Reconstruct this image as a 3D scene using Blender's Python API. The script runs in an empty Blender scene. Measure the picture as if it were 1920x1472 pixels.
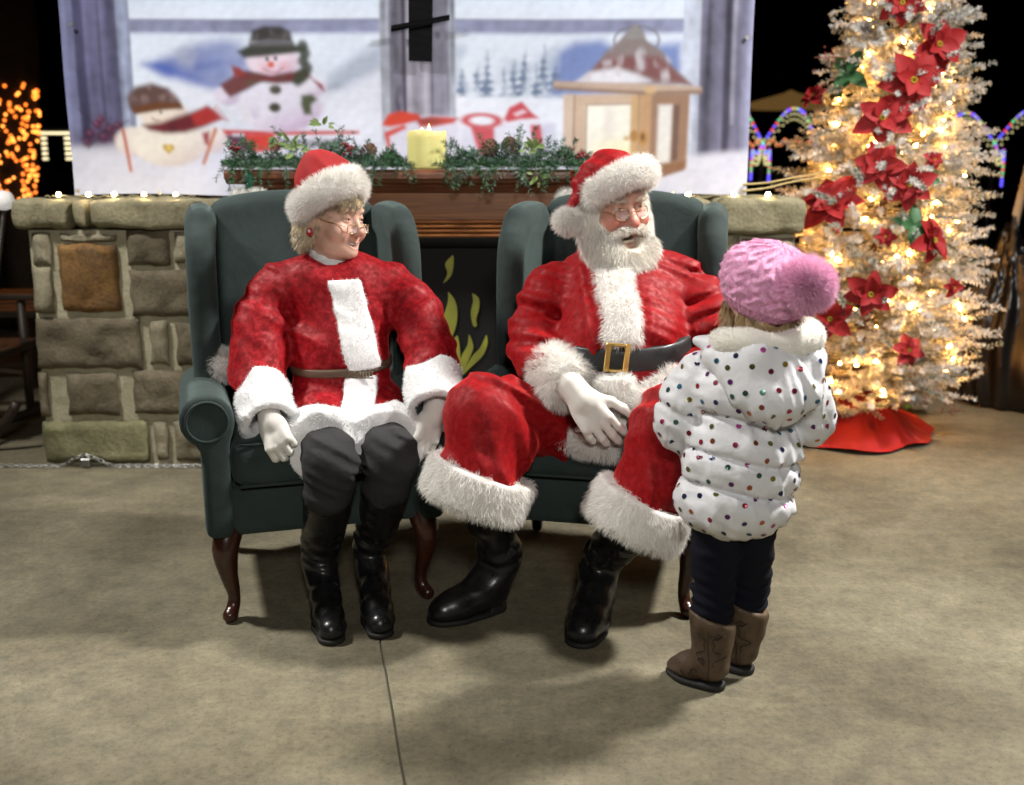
import bpy, math, random
import numpy as np
from mathutils import Vector, Matrix

# ------------------------------------------------------------------ camera, sky, lights, exposure
SC = bpy.context.scene
COL = SC.collection
CAM_H, PITCH, FPX, PW, PH = 1.27, math.radians(12.0), 2000.0, 1920.0, 1472.0
cam_d = bpy.data.cameras.new('camera')
cam_d.sensor_width = 36.0
cam_d.lens = FPX / PW * 36.0
cam_d.clip_start, cam_d.clip_end = 0.05, 600.0
cam_d.dof.use_dof = True
cam_d.dof.focus_distance = 2.85
cam_d.dof.aperture_fstop = 2.5
cam_o = bpy.data.objects.new('camera', cam_d)
COL.objects.link(cam_o)
cam_o.location = (0, 0, CAM_H)
cam_o.rotation_euler = (math.pi / 2 - PITCH, 0, 0)
SC.camera = cam_o

# night sky: the sun is well below the horizon
world = bpy.data.worlds.new('World')
SC.world = world
world.use_nodes = True
_n = world.node_tree.nodes
_sky = _n.new('ShaderNodeTexSky')
_sky.sky_type = 'NISHITA'
_sky.sun_disc = False
_sky.sun_elevation = math.radians(-6.0)
_sky.sun_rotation = math.radians(200.0)
world.node_tree.links.new(_sky.outputs[0], _n['Background'].inputs[0])
_n['Background'].inputs[1].default_value = 0.05
# faint moonlight in place of the sun
sun_d = bpy.data.lights.new('sun', 'SUN')
sun_d.energy = 0.015
sun_d.angle = math.radians(0.5)
sun_d.color = (1.0, 0.95, 0.88)
sun_o = bpy.data.objects.new('sun', sun_d)
COL.objects.link(sun_o)
sun_o.rotation_euler = (math.radians(48), 0, math.radians(-20))

SC.view_settings.view_transform = 'Standard'
SC.view_settings.look = 'None'
SC.view_settings.exposure = 0.0
SC.view_settings.gamma = 1.0
SC.view_settings.use_curve_mapping = False
SC.render.engine = 'CYCLES'
SC.cycles.use_denoising = True
SC.cycles.sample_clamp_indirect = 6.0
SC.cycles.max_bounces = 7
SC.cycles.caustics_reflective = False
SC.cycles.caustics_refractive = False

# ------------------------------------------------------------------ pixel -> world (a direction; depth is given)
_c, _s = math.cos(PITCH), math.sin(PITCH)
def W(px, py, Y):
    cx, cy = (px - PW / 2) / FPX, (PH / 2 - py) / FPX
    t = Y / (_c + cy * _s)
    return np.array([cx * t, Y, CAM_H + t * (cy * _c - _s)])
def G(px, py, z=0.0):
    cx, cy = (px - PW / 2) / FPX, (PH / 2 - py) / FPX
    t = (z - CAM_H) / (cy * _c - _s)
    return np.array([cx * t, t * (_c + cy * _s), z])
def project(P):
    d = np.asarray(P, float) - np.array([0, 0, CAM_H])
    f = d[..., 1] * _c - d[..., 2] * _s
    u = d[..., 1] * _s + d[..., 2] * _c
    return PW / 2 + FPX * d[..., 0] / f, PH / 2 - FPX * u / f

# ------------------------------------------------------------------ scene helpers
ORG = {}
def tag(o, label=None, cat=None, group=None, kind=None):
    for k, v in (('label', label), ('category', cat), ('group', group), ('kind', kind)):
        if v: o[k] = v
    return o
def empty(name, loc, label=None, cat=None, group=None):
    o = bpy.data.objects.new(name, None)
    o.empty_display_size = 0.1
    COL.objects.link(o)
    o.location = [float(v) for v in loc]
    ORG[o.name] = np.array(loc, float)
    return tag(o, label, cat, group)
def mesh_data(name, V, F, smooth=True):
    me = bpy.data.meshes.new(name)
    V = np.asarray(V, dtype=np.float32)
    if isinstance(F, np.ndarray):
        n, k = F.shape
        me.vertices.add(len(V)); me.vertices.foreach_set('co', V.ravel())
        me.loops.add(n * k); me.loops.foreach_set('vertex_index', F.astype(np.int32).ravel())
        me.polygons.add(n)
        me.polygons.foreach_set('loop_start', (np.arange(n) * k).astype(np.int32))
        me.update(calc_edges=True)
    else:
        me.from_pydata([tuple(map(float, v)) for v in V], [], [tuple(int(i) for i in f) for f in F])
    if smooth and len(me.polygons):
        me.polygons.foreach_set('use_smooth', np.ones(len(me.polygons), bool))
    me.update()
    return me
def put(name, V, F, m, parent=None, smooth=True, loc=None, col=None, colname='Col', **kw):
    """one mesh object; V in world space; a child is stored relative to its thing's base"""
    if parent is not None:
        org = ORG[parent.name]
    else:
        org = np.array(loc if loc is not None else (0, 0, 0), float)
    me = mesh_data(name, np.asarray(V, float) - org, F, smooth)
    if m is not None: me.materials.append(m)
    if col is not None:
        a = me.color_attributes.new(colname, 'FLOAT_COLOR', 'POINT')
        c4 = np.ones((len(V), 4), np.float32); c4[:, :3] = col
        a.data.foreach_set('color', c4.ravel())
    o = bpy.data.objects.new(name, me)
    COL.objects.link(o)
    if parent is not None:
        o.parent = parent
    else:
        o.location = [float(v) for v in org]
    ORG[o.name] = org
    return tag(o, **kw)
def inst(name, me, parent, loc, rot=None, scale=1.0):
    """a piece that shares mesh data; loc in world space, parent has no rotation"""
    o = bpy.data.objects.new(name, me)
    COL.objects.link(o)
    if parent is not None:
        o.parent = parent
        o.location = [float(v) for v in np.asarray(loc, float) - ORG[parent.name]]
    else:
        o.location = [float(v) for v in loc]
    if rot is not None: o.rotation_euler = rot
    o.scale = (scale,) * 3 if np.isscalar(scale) else scale
    ORG[o.name] = np.array(loc, float)
    return o
class MB:
    """collects simple shapes in world space; build() links them as one mesh object"""
    def __init__(s): s.V, s.F, s.n = [], [], 0
    def add(s, V, F):
        V = np.asarray(V, float)
        s.V.append(V); s.F += [tuple(int(i) + s.n for i in f) for f in F]; s.n += len(V)
        return s
    def box(s, c, h, R=None, bev=0.0):
        c, h = np.asarray(c, float), np.asarray(h, float)
        if bev <= 0:
            V = np.array([[x, y, z] for x in (-1, 1) for y in (-1, 1) for z in (-1, 1)], float) * h
            F = [(0, 1, 3, 2), (4, 6, 7, 5), (0, 4, 5, 1), (2, 3, 7, 6), (0, 2, 6, 4), (1, 5, 7, 3)]
        else:
            V, F = [], []
            idx = {}
            for x in (-1, 1):
                for y in (-1, 1):
                    for z in (-1, 1):
                        for ax in range(3):
                            p = np.array([x, y, z], float) * h
                            for k in range(3):
                                if k != ax: p[k] -= np.sign(p[k]) * bev
                            idx[(x, y, z, ax)] = len(V); V.append(p)
            def q(a, b, c_, d): F.append((idx[a], idx[b], idx[c_], idx[d]))
            for sx in (-1, 1):
                q((sx, -1, -1, 0), (sx, 1, -1, 0), (sx, 1, 1, 0), (sx, -1, 1, 0))
                q((-1, sx, -1, 1), (1, sx, -1, 1), (1, sx, 1, 1), (-1, sx, 1, 1))
                q((-1, -1, sx, 2), (1, -1, sx, 2), (1, 1, sx, 2), (-1, 1, sx, 2))
            for a in (-1, 1):
                for b in (-1, 1):
                    q((a, b, -1, 0), (a, b, 1, 0), (a, b, 1, 1), (a, b, -1, 1))
                    q((a, -1, b, 0), (a, 1, b, 0), (a, 1, b, 2), (a, -1, b, 2))
                    q((-1, a, b, 1), (1, a, b, 1), (1, a, b, 2), (-1, a, b, 2))
                    for d in (-1, 1):
                        F.append((idx[(a, b, d, 0)], idx[(a, b, d, 1)], idx[(a, b, d, 2)]))
            V = np.array(V)
        if R is not None: V = V @ np.asarray(R).T
        return s.add(V + c, F)
    def tube(s, pts, r, n=8, caps=True):
        V, F = tube_geo(pts, r, n, caps)
        return s.add(V, F)
    def lathe(s, prof, c, n=24, R=None):
        """prof: list of (radius, height) about z"""
        a = np.linspace(0, 2 * np.pi, n, endpoint=False)
        V = np.concatenate([np.stack([r * np.cos(a), r * np.sin(a), np.full(n, z)], 1) for r, z in prof])
        F = []
        for i in range(len(prof) - 1):
            for j in range(n):
                k = (j + 1) % n
                F.append((i * n + j, i * n + k, (i + 1) * n + k, (i + 1) * n + j))
        F.append(tuple(range(n))[::-1]); F.append(tuple(range((len(prof) - 1) * n, len(prof) * n)))
        if R is not None: V = V @ np.asarray(R).T
        return s.add(V + np.asarray(c, float), F)
    def build(s, name, m, parent=None, smooth=False, **kw):
        o = put(name, np.concatenate(s.V), s.F, m, parent, smooth, **kw)
        fix_normals(o)
        return o
def fix_normals(o):
    import bmesh
    bm = bmesh.new(); bm.from_mesh(o.data)
    bmesh.ops.recalc_face_normals(bm, faces=bm.faces)
    bm.to_mesh(o.data); bm.free()
def tube_geo(pts, r, n=8, caps=True):
    P = np.asarray(pts, float); m = len(P)
    r = np.full(m, r, float) if np.isscalar(r) else np.asarray(r, float)
    T = np.gradient(P, axis=0); T /= np.linalg.norm(T, axis=1, keepdims=True) + 1e-12
    u = np.cross(T[0], [0, 0, 1.0]);
    if np.linalg.norm(u) < 1e-3: u = np.cross(T[0], [1.0, 0, 0])
    u /= np.linalg.norm(u)
    a = np.linspace(0, 2 * np.pi, n, endpoint=False)
    V = []
    for i in range(m):
        u = u - T[i] * (u @ T[i]); u /= np.linalg.norm(u)
        w = np.cross(T[i], u)
        V.append(P[i] + r[i] * (np.outer(np.cos(a), u) + np.outer(np.sin(a), w)))
    F = []
    for i in range(m - 1):
        for j in range(n):
            k = (j + 1) % n
            F.append((i * n + j, i * n + k, (i + 1) * n + k, (i + 1) * n + j))
    if caps:
        F.append(tuple(range(n))[::-1]); F.append(tuple(range((m - 1) * n, m * n)))
    return np.concatenate(V), F
def curve(pts, n=40):
    """Catmull-Rom through points"""
    P = np.asarray(pts, float)
    P = np.vstack([2 * P[0] - P[1], P, 2 * P[-1] - P[-2]])
    m = len(P) - 3
    out = []
    for t in np.linspace(0, m - 1e-6, n):
        i = int(t); f = t - i
        a, b, c, d = P[i:i + 4]
        out.append(0.5 * ((2 * b) + (c - a) * f + (2 * a - 5 * b + 4 * c - d) * f * f + (3 * b - a - 3 * c + d) * f ** 3))
    return np.array(out)
def Rz(a): c, s = math.cos(a), math.sin(a); return np.array([[c, -s, 0], [s, c, 0], [0, 0, 1.0]])
def Rx(a): c, s = math.cos(a), math.sin(a); return np.array([[1.0, 0, 0], [0, c, -s], [0, s, c]])
def Ry(a): c, s = math.cos(a), math.sin(a); return np.array([[c, 0, s], [0, 1.0, 0], [-s, 0, c]])
def align(z, x=None):
    """rotation whose columns are x,y,z with the z column along z"""
    z = np.asarray(z, float); z = z / np.linalg.norm(z)
    x = np.array([1.0, 0, 0]) if x is None else np.asarray(x, float)
    if abs(x @ z) > .95 * np.linalg.norm(x): x = np.array([0, 1.0, 0])
    x = x - z * (x @ z); x /= np.linalg.norm(x)
    return np.stack([x, np.cross(z, x), z], 1)

# ------------------------------------------------------------------ signed distance fields -> meshes
f32 = np.float32
def cap(a, b, ra, rb=None):
    a, b = np.asarray(a, f32), np.asarray(b, f32); rb = ra if rb is None else rb
    ba = b - a; L = max(float(ba @ ba), 1e-12)
    def f(P):
        pa = P - a
        h = np.clip((pa @ ba) / L, 0, 1)
        return np.sqrt((((pa - h[:, None] * ba)) ** 2).sum(1)) - (ra + (rb - ra) * h)
    return f
def chain(pts, rad, k=0.02):
    return su(k, *[cap(pts[i], pts[i + 1], rad[i], rad[i + 1]) for i in range(len(pts) - 1)])
def sph(c, r):
    c = np.asarray(c, f32)
    return lambda P: np.sqrt(((P - c) ** 2).sum(1)) - r
def ell(c, r, R=None):
    c, r = np.asarray(c, f32), np.asarray(r, f32)
    R = None if R is None else np.asarray(R, f32)
    def f(P):
        q = P - c
        if R is not None: q = q @ R
        k0 = np.sqrt(((q / r) ** 2).sum(1)); k1 = np.sqrt(((q / (r * r)) ** 2).sum(1)) + 1e-9
        return np.where(k0 < 0.05, -r.min(), k0 * (k0 - 1) / k1)
    return f
def rbox(c, h, rad, R=None):
    c, h = np.asarray(c, f32), np.asarray(h, f32) - f32(rad)
    R = None if R is None else np.asarray(R, f32)
    def f(P):
        q = P - c
        if R is not None: q = q @ R
        q = np.abs(q) - h
        return np.sqrt((np.maximum(q, 0) ** 2).sum(1)) + np.minimum(q.max(1), 0) - rad
    return f
def torus(c, R0, r0, R=None, sy=1.0):
    c = np.asarray(c, f32); R = np.eye(3, dtype=f32) if R is None else np.asarray(R, f32)
    def f(P):
        q = (P - c) @ R
        d = np.sqrt(q[:, 0] ** 2 + (q[:, 1] / sy) ** 2) - R0
        return np.sqrt(d * d + q[:, 2] ** 2) - r0
    return f
def half(p, n):
    """inside is the side opposite to n"""
    p, n = np.asarray(p, f32), np.asarray(n, f32); n = n / np.linalg.norm(n)
    return lambda P: (P - p) @ n
def _smin(a, b, k):
    h = np.maximum(k - np.abs(a - b), 0) / k
    return np.minimum(a, b) - h * h * k * 0.25
def su(k, *fs):
    def f(P):
        d = fs[0](P)
        for g in fs[1:]: d = _smin(d, g(P), k)
        return d
    return f
def sub(k, a, *bs):
    def f(P):
        d = a(P)
        for b in bs: d = -_smin(-d, b(P), k)
        return d
    return f
def inter(k, a, *bs):
    def f(P):
        d = a(P)
        for b in bs: d = -_smin(-d, -b(P), k)
        return d
    return f
def shell(a, t): return lambda P: np.abs(a(P)) - t
def disp(a, g): return lambda P: a(P) - g(P)
def noise3(seed, scale, octs=2):
    rng = np.random.RandomState(seed)
    Ks, Ph = [], []
    for o in range(octs):
        for _ in range(5):
            v = rng.normal(size=3); v /= np.linalg.norm(v)
            Ks.append((v * scale * 2 ** o * rng.uniform(.7, 1.4), rng.uniform(0, 6.28), .5 ** o)); 
    wv = rng.normal(size=(3, 3)) * scale * .7
    def f(P):
        P = np.asarray(P, f32)
        Q = P + (0.35 / scale) * np.sin(P @ wv.astype(f32))
        s = 0
        for k, p, a in Ks: s = s + a * np.sin(Q @ k.astype(f32) + p)
        return s / 3.2
    return f
EDG = [(0, 1), (2, 3), (4, 5), (6, 7), (0, 2), (1, 3), (4, 6), (5, 7), (0, 4), (1, 5), (2, 6), (3, 7)]
OFF = np.array([[x, y, z] for x in (0, 1) for y in (0, 1) for z in (0, 1)])
def sdf_mesh(f, lo, hi, h, slack=1.9):
    lo, hi = np.asarray(lo, float), np.asarray(hi, float)
    B = 8
    nb = np.maximum(np.ceil((hi - lo) / (h * B)).astype(int), 1)
    n = nb * B + 1
    bc = np.stack(np.meshgrid(*[np.arange(k) for k in nb], indexing='ij'), -1).reshape(-1, 3)
    cen = (lo + (bc + .5) * B * h).astype(f32)
    dc = f(cen)
    act = np.abs(dc) < B * h * .87 * slack
    D = np.repeat(np.repeat(np.repeat(dc.reshape(nb), B, 0), B, 1), B, 2)
    D = np.pad(D, ((0, 1),) * 3, mode='edge').astype(f32)
    loc = np.stack(np.meshgrid(*[np.arange(B + 1)] * 3, indexing='ij'), -1).reshape(-1, 3)
    ids = (bc[act][:, None, :] * B + loc[None]).reshape(-1, 3)
    flat = np.unique((ids[:, 0] * n[1] + ids[:, 1]) * n[2] + ids[:, 2])
    i, r = np.divmod(flat, n[1] * n[2]); j, k = np.divmod(r, n[2])
    P = (lo + np.stack([i, j, k], 1) * h).astype(f32)
    D.ravel()[flat] = np.concatenate([f(P[a:a + 400000]) for a in range(0, len(P), 400000)])
    D[0] = D[-1] = 1; D[:, 0] = D[:, -1] = 1; D[:, :, 0] = D[:, :, -1] = 1
    S = D < 0
    cnt = sum(S[o[0]:n[0] - 1 + o[0], o[1]:n[1] - 1 + o[1], o[2]:n[2] - 1 + o[2]].astype(np.int8) for o in OFF)
    ci = np.argwhere((cnt > 0) & (cnt < 8))
    vid = np.full(tuple(n - 1), -1, np.int64)
    vid[ci[:, 0], ci[:, 1], ci[:, 2]] = np.arange(len(ci))
    cv = np.stack([D[ci[:, 0] + o[0], ci[:, 1] + o[1], ci[:, 2] + o[2]] for o in OFF], 1)
    acc = np.zeros((len(ci), 3)); num = np.zeros(len(ci))
    for a, b in EDG:
        da, db = cv[:, a], cv[:, b]
        m = (da < 0) != (db < 0)
        t = np.where(m, da / np.where(m, da - db, 1), 0)
        acc += np.where(m[:, None], OFF[a] + t[:, None] * (OFF[b] - OFF[a]), 0); num += m
    V = lo + (ci + acc / num[:, None]) * h
    F = []
    for ax in range(3):
        u, w = [(1, 2), (2, 0), (0, 1)][ax]
        sl0 = [slice(None)] * 3; sl1 = [slice(None)] * 3
        sl0[ax] = slice(0, -1); sl1[ax] = slice(1, None)
        s0, s1 = S[tuple(sl0)], S[tuple(sl1)]
        e = np.argwhere(s0 != s1)
        e = e[(e[:, u] > 0) & (e[:, w] > 0) & (e[:, u] < n[u] - 1) & (e[:, w] < n[w] - 1)]
        q = []
        for du, dw in ((-1, -1), (0, -1), (0, 0), (-1, 0)):
            c = e.copy(); c[:, u] += du; c[:, w] += dw
            q.append(vid[c[:, 0], c[:, 1], c[:, 2]])
        q = np.stack(q, 1)
        ins = s0[e[:, 0], e[:, 1], e[:, 2]]
        q[~ins] = q[~ins][:, ::-1]
        F.append(q)
    F = np.concatenate(F)
    return V, F
def relax(V, F, it=1, lam=.5):
    V = V.copy()
    E = np.concatenate([F[:, [i, (i + 1) % F.shape[1]]] for i in range(F.shape[1])])
    for _ in range(it):
        s = np.zeros_like(V); c = np.zeros(len(V))
        np.add.at(s, E[:, 0], V[E[:, 1]]); np.add.at(s, E[:, 1], V[E[:, 0]])
        np.add.at(c, E[:, 0], 1); np.add.at(c, E[:, 1], 1)
        V += lam * (s / np.maximum(c, 1)[:, None] - V)
    return V
def vnormals(V, F):
    N = np.zeros_like(V)
    fn = np.cross(V[F[:, 2]] - V[F[:, 0]], V[F[:, 3 % F.shape[1]]] - V[F[:, 1]])
    for i in range(F.shape[1]): np.add.at(N, F[:, i], fn)
    return N / (np.linalg.norm(N, axis=1, keepdims=True) + 1e-12)
def surf_sample(V, F, n, rng):
    T = np.concatenate([F[:, :3], F[:, [0, 2, 3]]]) if F.shape[1] == 4 else F
    c = np.cross(V[T[:, 1]] - V[T[:, 0]], V[T[:, 2]] - V[T[:, 0]])
    A = np.linalg.norm(c, axis=1)
    t = rng.choice(len(T), n, p=A / A.sum())
    a, b = rng.rand(n), rng.rand(n)
    sw = a + b > 1; a[sw], b[sw] = 1 - a[sw], 1 - b[sw]
    P = V[T[t, 0]] + a[:, None] * (V[T[t, 1]] - V[T[t, 0]]) + b[:, None] * (V[T[t, 2]] - V[T[t, 0]])
    return P, c[t] / (A[t, None] + 1e-12)
def strands(V, F, n, length, width=.0016, comb=(0, 0, 0), jit=.5, droop=.3, seed=0, keep=None, segs=2, clump=0.0):
    """fur: n thin tapered blades rooted on the surface"""
    rng = np.random.RandomState(seed)
    P, N = surf_sample(V, F, n, rng)
    if keep is not None:
        m = keep(P); P, N = P[m], N[m]
    n = len(P)
    cb = comb(P) if callable(comb) else np.asarray(comb, float)
    J = rng.normal(size=(n, 3)) * jit
    if clump > 0:
        g = noise3(seed + 5, clump, 2); J += .8 * np.stack([g(P), g(P + 3.1), g(P + 7.7)], 1)
    d = N + cb + J * .6
    d /= np.linalg.norm(d, axis=1, keepdims=True)
    L = length * rng.uniform(.55, 1.15, n)[:, None]
    side = np.cross(d, rng.normal(size=(n, 3))); side /= np.linalg.norm(side, axis=1, keepdims=True) + 1e-9
    side *= width * .5
    g = np.array([0, 0, -1.0]) * droop
    bend = cb * .5 + g + rng.normal(size=(n, 3)) * .25
    p0 = P - N * .002
    p1 = P + d * L * .5
    p2 = p1 + (d + bend); 
    dir2 = d + bend; dir2 /= np.linalg.norm(dir2, axis=1, keepdims=True)
    p2 = p1 + dir2 * L * .5
    VV = np.stack([p0 - side, p0 + side, p1 + side * .8, p1 - side * .8, p2], 1).reshape(-1, 3)
    b = (np.arange(n) * 5)[:, None]
    FF = np.concatenate([b + np.array([[0, 1, 2]]), b + np.array([[0, 2, 3]]), b + np.array([[3, 2, 4]])])
    return VV, FF
def tri(F): return np.concatenate([F[:, :3], F[:, [0, 2, 3]]]) if F.shape[1] == 4 else F
def join(*VF):
    Vs, Fs, n = [], [], 0
    for V, F in VF:
        Vs.append(V); Fs.append(tri(np.asarray(F)) + n); n += len(V)
    return np.concatenate(Vs), np.concatenate(Fs)
def pt(o): return (o,)

# ------------------------------------------------------------------ procedural materials
def mat(name, rgb, rough=.6, **kw):
    m = bpy.data.materials.new(name); m.use_nodes = True
    b = m.node_tree.nodes['Principled BSDF']
    b.inputs['Base Color'].default_value = (*rgb, 1)
    b.inputs['Roughness'].default_value = rough
    names = dict(metal='Metallic', sheen='Sheen Weight', sheen_r='Sheen Roughness', coat='Coat Weight', coat_r='Coat Roughness',
                 spec='Specular IOR Level', trans='Transmission Weight', emit='Emission Strength', sss='Subsurface Weight', alpha='Alpha', ior='IOR')
    for k, v in kw.items():
        if k in names: b.inputs[names[k]].default_value = v
        elif k == 'sheen_t': b.inputs['Sheen Tint'].default_value = (*v, 1)
        elif k == 'emit_c': b.inputs['Emission Color'].default_value = (*v, 1)
        elif k == 'sss_rad': b.inputs['Subsurface Radius'].default_value = v; b.inputs['Subsurface Scale'].default_value = 1.0
    return m
def nt(m): return m.node_tree.nodes, m.node_tree.links
def bsdf(m): return m.node_tree.nodes['Principled BSDF']
def tex_noise(m, scale, detail=4, rough=.55, coord='Object', dist=0.0, stretch=None):
    n, l = nt(m)
    tc = n.new('ShaderNodeTexCoord'); t = n.new('ShaderNodeTexNoise')
    t.inputs['Scale'].default_value = scale; t.inputs['Detail'].default_value = detail
    t.inputs['Roughness'].default_value = rough; t.inputs['Distortion'].default_value = dist
    if stretch:
        mp = n.new('ShaderNodeMapping'); mp.inputs['Scale'].default_value = stretch
        l.new(tc.outputs[coord], mp.inputs[0]); l.new(mp.outputs[0], t.inputs['Vector'])
    else: l.new(tc.outputs[coord], t.inputs['Vector'])
    return t.outputs[0]
def ramp(m, src, stops):
    n, l = nt(m)
    r = n.new('ShaderNodeValToRGB'); e = r.color_ramp.elements
    while len(e) < len(stops): e.new(.5)
    for i, (p, c) in enumerate(stops):
        e[i].position = p; e[i].color = (*c, 1) if len(c) == 3 else c
    l.new(src, r.inputs[0]); return r.outputs[0]
def bump(m, src, strength=.3, dist=.01):
    n, l = nt(m); b = n.new('ShaderNodeBump')
    b.inputs['Strength'].default_value = strength; b.inputs['Distance'].default_value = dist
    l.new(src, b.inputs['Height'])
    prev = bsdf(m).inputs['Normal'].links
    if prev: l.new(prev[0].from_socket, b.inputs['Normal'])
    l.new(b.outputs[0], bsdf(m).inputs['Normal'])
def link(m, src, inp): nt(m)[1].new(src, bsdf(m).inputs[inp])
def mixc(m, fac, a, b, mode='MIX'):
    n, l = nt(m); x = n.new('ShaderNodeMix'); x.data_type = 'RGBA'; x.blend_type = mode
    for v, s in ((fac, 0), (a, 6), (b, 7)):
        if isinstance(v, (int, float)): x.inputs[s].default_value = v
        elif isinstance(v, tuple): x.inputs[s].default_value = (*v, 1)
        else: l.new(v, x.inputs[s])
    return x.outputs[2]
def vcol(m, name='Col'):
    n, _ = nt(m); a = n.new('ShaderNodeAttribute'); a.attribute_name = name
    return a.outputs['Color']
def mathn(m, op, a, b=None):
    n, l = nt(m); x = n.new('ShaderNodeMath'); x.operation = op
    for v, s in ((a, 0), (b, 1)):
        if v is None: continue
        if isinstance(v, (int, float)): x.inputs[s].default_value = v
        else: l.new(v, x.inputs[s])
    return x.outputs[0]
# ================================================================== MATERIALS
def make_concrete():
    m = mat('concrete', (.3, .28, .22), .82)
    a = tex_noise(m, 1.1, 6, .6, dist=.6); b = tex_noise(m, 14, 6, .6); c = tex_noise(m, 140, 3)
    base = ramp(m, a, [(.3, (.105, .091, .058)), (.48, (.168, .15, .1)), (.66, (.235, .215, .15))])
    base = mixc(m, .55, base, mixc(m, 1.0, base, ramp(m, tex_noise(m, .55, 5, .65, dist=1.2), [(.36, (.55, .53, .48)), (.5, (1, 1, 1)), (.66, (1.25, 1.24, 1.2))]), 'MULTIPLY'))
    fine = ramp(m, b, [(.3, (.72, .72, .72)), (.7, (1.12, 1.1, 1.06))])
    col = mixc(m, 1.0, base, fine, 'MULTIPLY')
    spot = mixc(m, 1.0, ramp(m, c, [(.3, (.5, .47, .4)), (.42, (1, 1, 1))]), ramp(m, tex_noise(m, 55, 8, .7), [(.3, (.62, .6, .55)), (.5, (1, 1, 1)), (.72, (1.3, 1.28, 1.2))]), 'MULTIPLY')
    link(m, mixc(m, .8, col, mixc(m, 1.0, col, spot, 'MULTIPLY')), 'Base Color')
    bump(m, c, .25, .002); bump(m, b, .15, .006)
    return m
M = {}
M['concrete'] = make_concrete()
M['joint'] = mat('joint dirt', (.1, .088, .062), .95)
m = M['lawn'] = mat('night lawn', (.03, .04, .018), 1.0); link(m, ramp(m, tex_noise(m, 3, 6), [(.3, (.012, .016, .008)), (.7, (.04, .045, .02))]), 'Base Color')
def stone_mat(name, c0, c1, c2):
    m = mat(name, c1, .88)
    a = tex_noise(m, 9, 6, .62, dist=.8); b = tex_noise(m, 70, 5)
    link(m, mixc(m, .35, ramp(m, a, [(.3, c0), (.5, c1), (.72, c2)]), ramp(m, b, [(.3, c0), (.7, c2)])), 'Base Color')
    bump(m, tex_noise(m, 220, 4), .5, .003); bump(m, b, .8, .006); bump(m, a, .5, .012)
    return m
M['stone_tan'] = stone_mat('tan sandstone', (.13, .115, .07), (.235, .205, .135), (.34, .305, .215))
M['stone_brown'] = stone_mat('brown sandstone', (.065, .053, .031), (.14, .115, .072), (.215, .18, .12))
M['stone_rust'] = stone_mat('rust sandstone', (.05, .032, .022), (.19, .09, .022), (.3, .17, .05))
M['stone_green'] = stone_mat('mossy sandstone', (.11, .105, .05), (.185, .18, .09), (.26, .25, .14))
M['stone_cap'] = stone_mat('capstone', (.13, .115, .065), (.235, .21, .125), (.34, .31, .2))
M['mortar'] = stone_mat('mortar', (.31, .285, .185), (.43, .395, .27), (.54, .5, .36))
def wood_mat(name, c0, c1, rough=.4, stretch=(.6, 12, 12), sc=4):
    m = mat(name, c1, rough, coat=.25, coat_r=.25)
    a = tex_noise(m, sc, 8, .6, dist=1.4, stretch=stretch)
    k = tex_noise(m, 7, 2, .4, stretch=(.7, 1, 1.6))
    col = ramp(m, a, [(.3, c0), (.7, c1)])
    knots = ramp(m, k, [(.7, (1, 1, 1)), (.78, (.25, .2, .2))])
    link(m, mixc(m, 1.0, col, knots, 'MULTIPLY'), 'Base Color'); bump(m, a, .12, .003)
    return m
M['mantel'] = wood_mat('stained pine', (.19, .06, .016), (.46, .18, .05))
M['mantel_dark'] = wood_mat('dark stained pine', (.09, .027, .011), (.22, .075, .03))
M['mahogany'] = wood_mat('mahogany', (.022, .007, .004), (.06, .018, .009), .28, (6, 6, .8), 5)
M['black'] = mat('black board', (.006, .006, .006), .85)
m = M['flame_paint'] = mat('flame paint', (.4, .4, .05), .6); link(m, ramp(m, tex_noise(m, 9, 4), [(.3, (.24, .25, .035)), (.7, (.42, .42, .06))]), 'Base Color')
def emit(name, rgb, s):
    return mat(name, (.8, .8, .8), .4, emit=s, emit_c=rgb)

# ================================================================== GROUND
def joint_x(y): return -.36 + (2.71 - y) * .1957
tag(put('ground', [(-220, -220, -.09), (220, -220, -.09), (220, 260, -.09), (-220, 260, -.09)], [(0, 1, 2, 3)], M['lawn'], smooth=False), kind='structure')
def slab(name, quad, z0, z1, m, kind='structure', parent=None):
    q = [(x, y, z1) for x, y in quad] + [(x, y, z0) for x, y in quad]
    F = [(0, 1, 2, 3)] + [(4 + (i + 1) % 4, (i + 1) % 4, i, 4 + i) for i in range(4)]
    o = put(name, q, F, m, parent, smooth=False); fix_normals(o)
    return tag(o, kind=kind) if kind else o
Y0, Y1 = -3.4, 7.4
fl = slab('floor', [(-6.2, Y0 + .02), (6.2, Y0 + .02), (6.2, Y1 - .02), (-6.2, Y1 - .02)], -.1, -.005, M['joint'])
slab('concrete_panel', [(-6.2, Y0), (joint_x(Y0) - .0035, Y0), (joint_x(Y1) - .0035, Y1), (-6.2, Y1)], -.1, 0, M['concrete'], None, fl)
slab('concrete_panel', [(joint_x(Y0) + .0035, Y0), (6.2, Y0), (6.2, Y1), (joint_x(Y1) + .0035, Y1)], -.1, 0, M['concrete'], None, fl)

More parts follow.
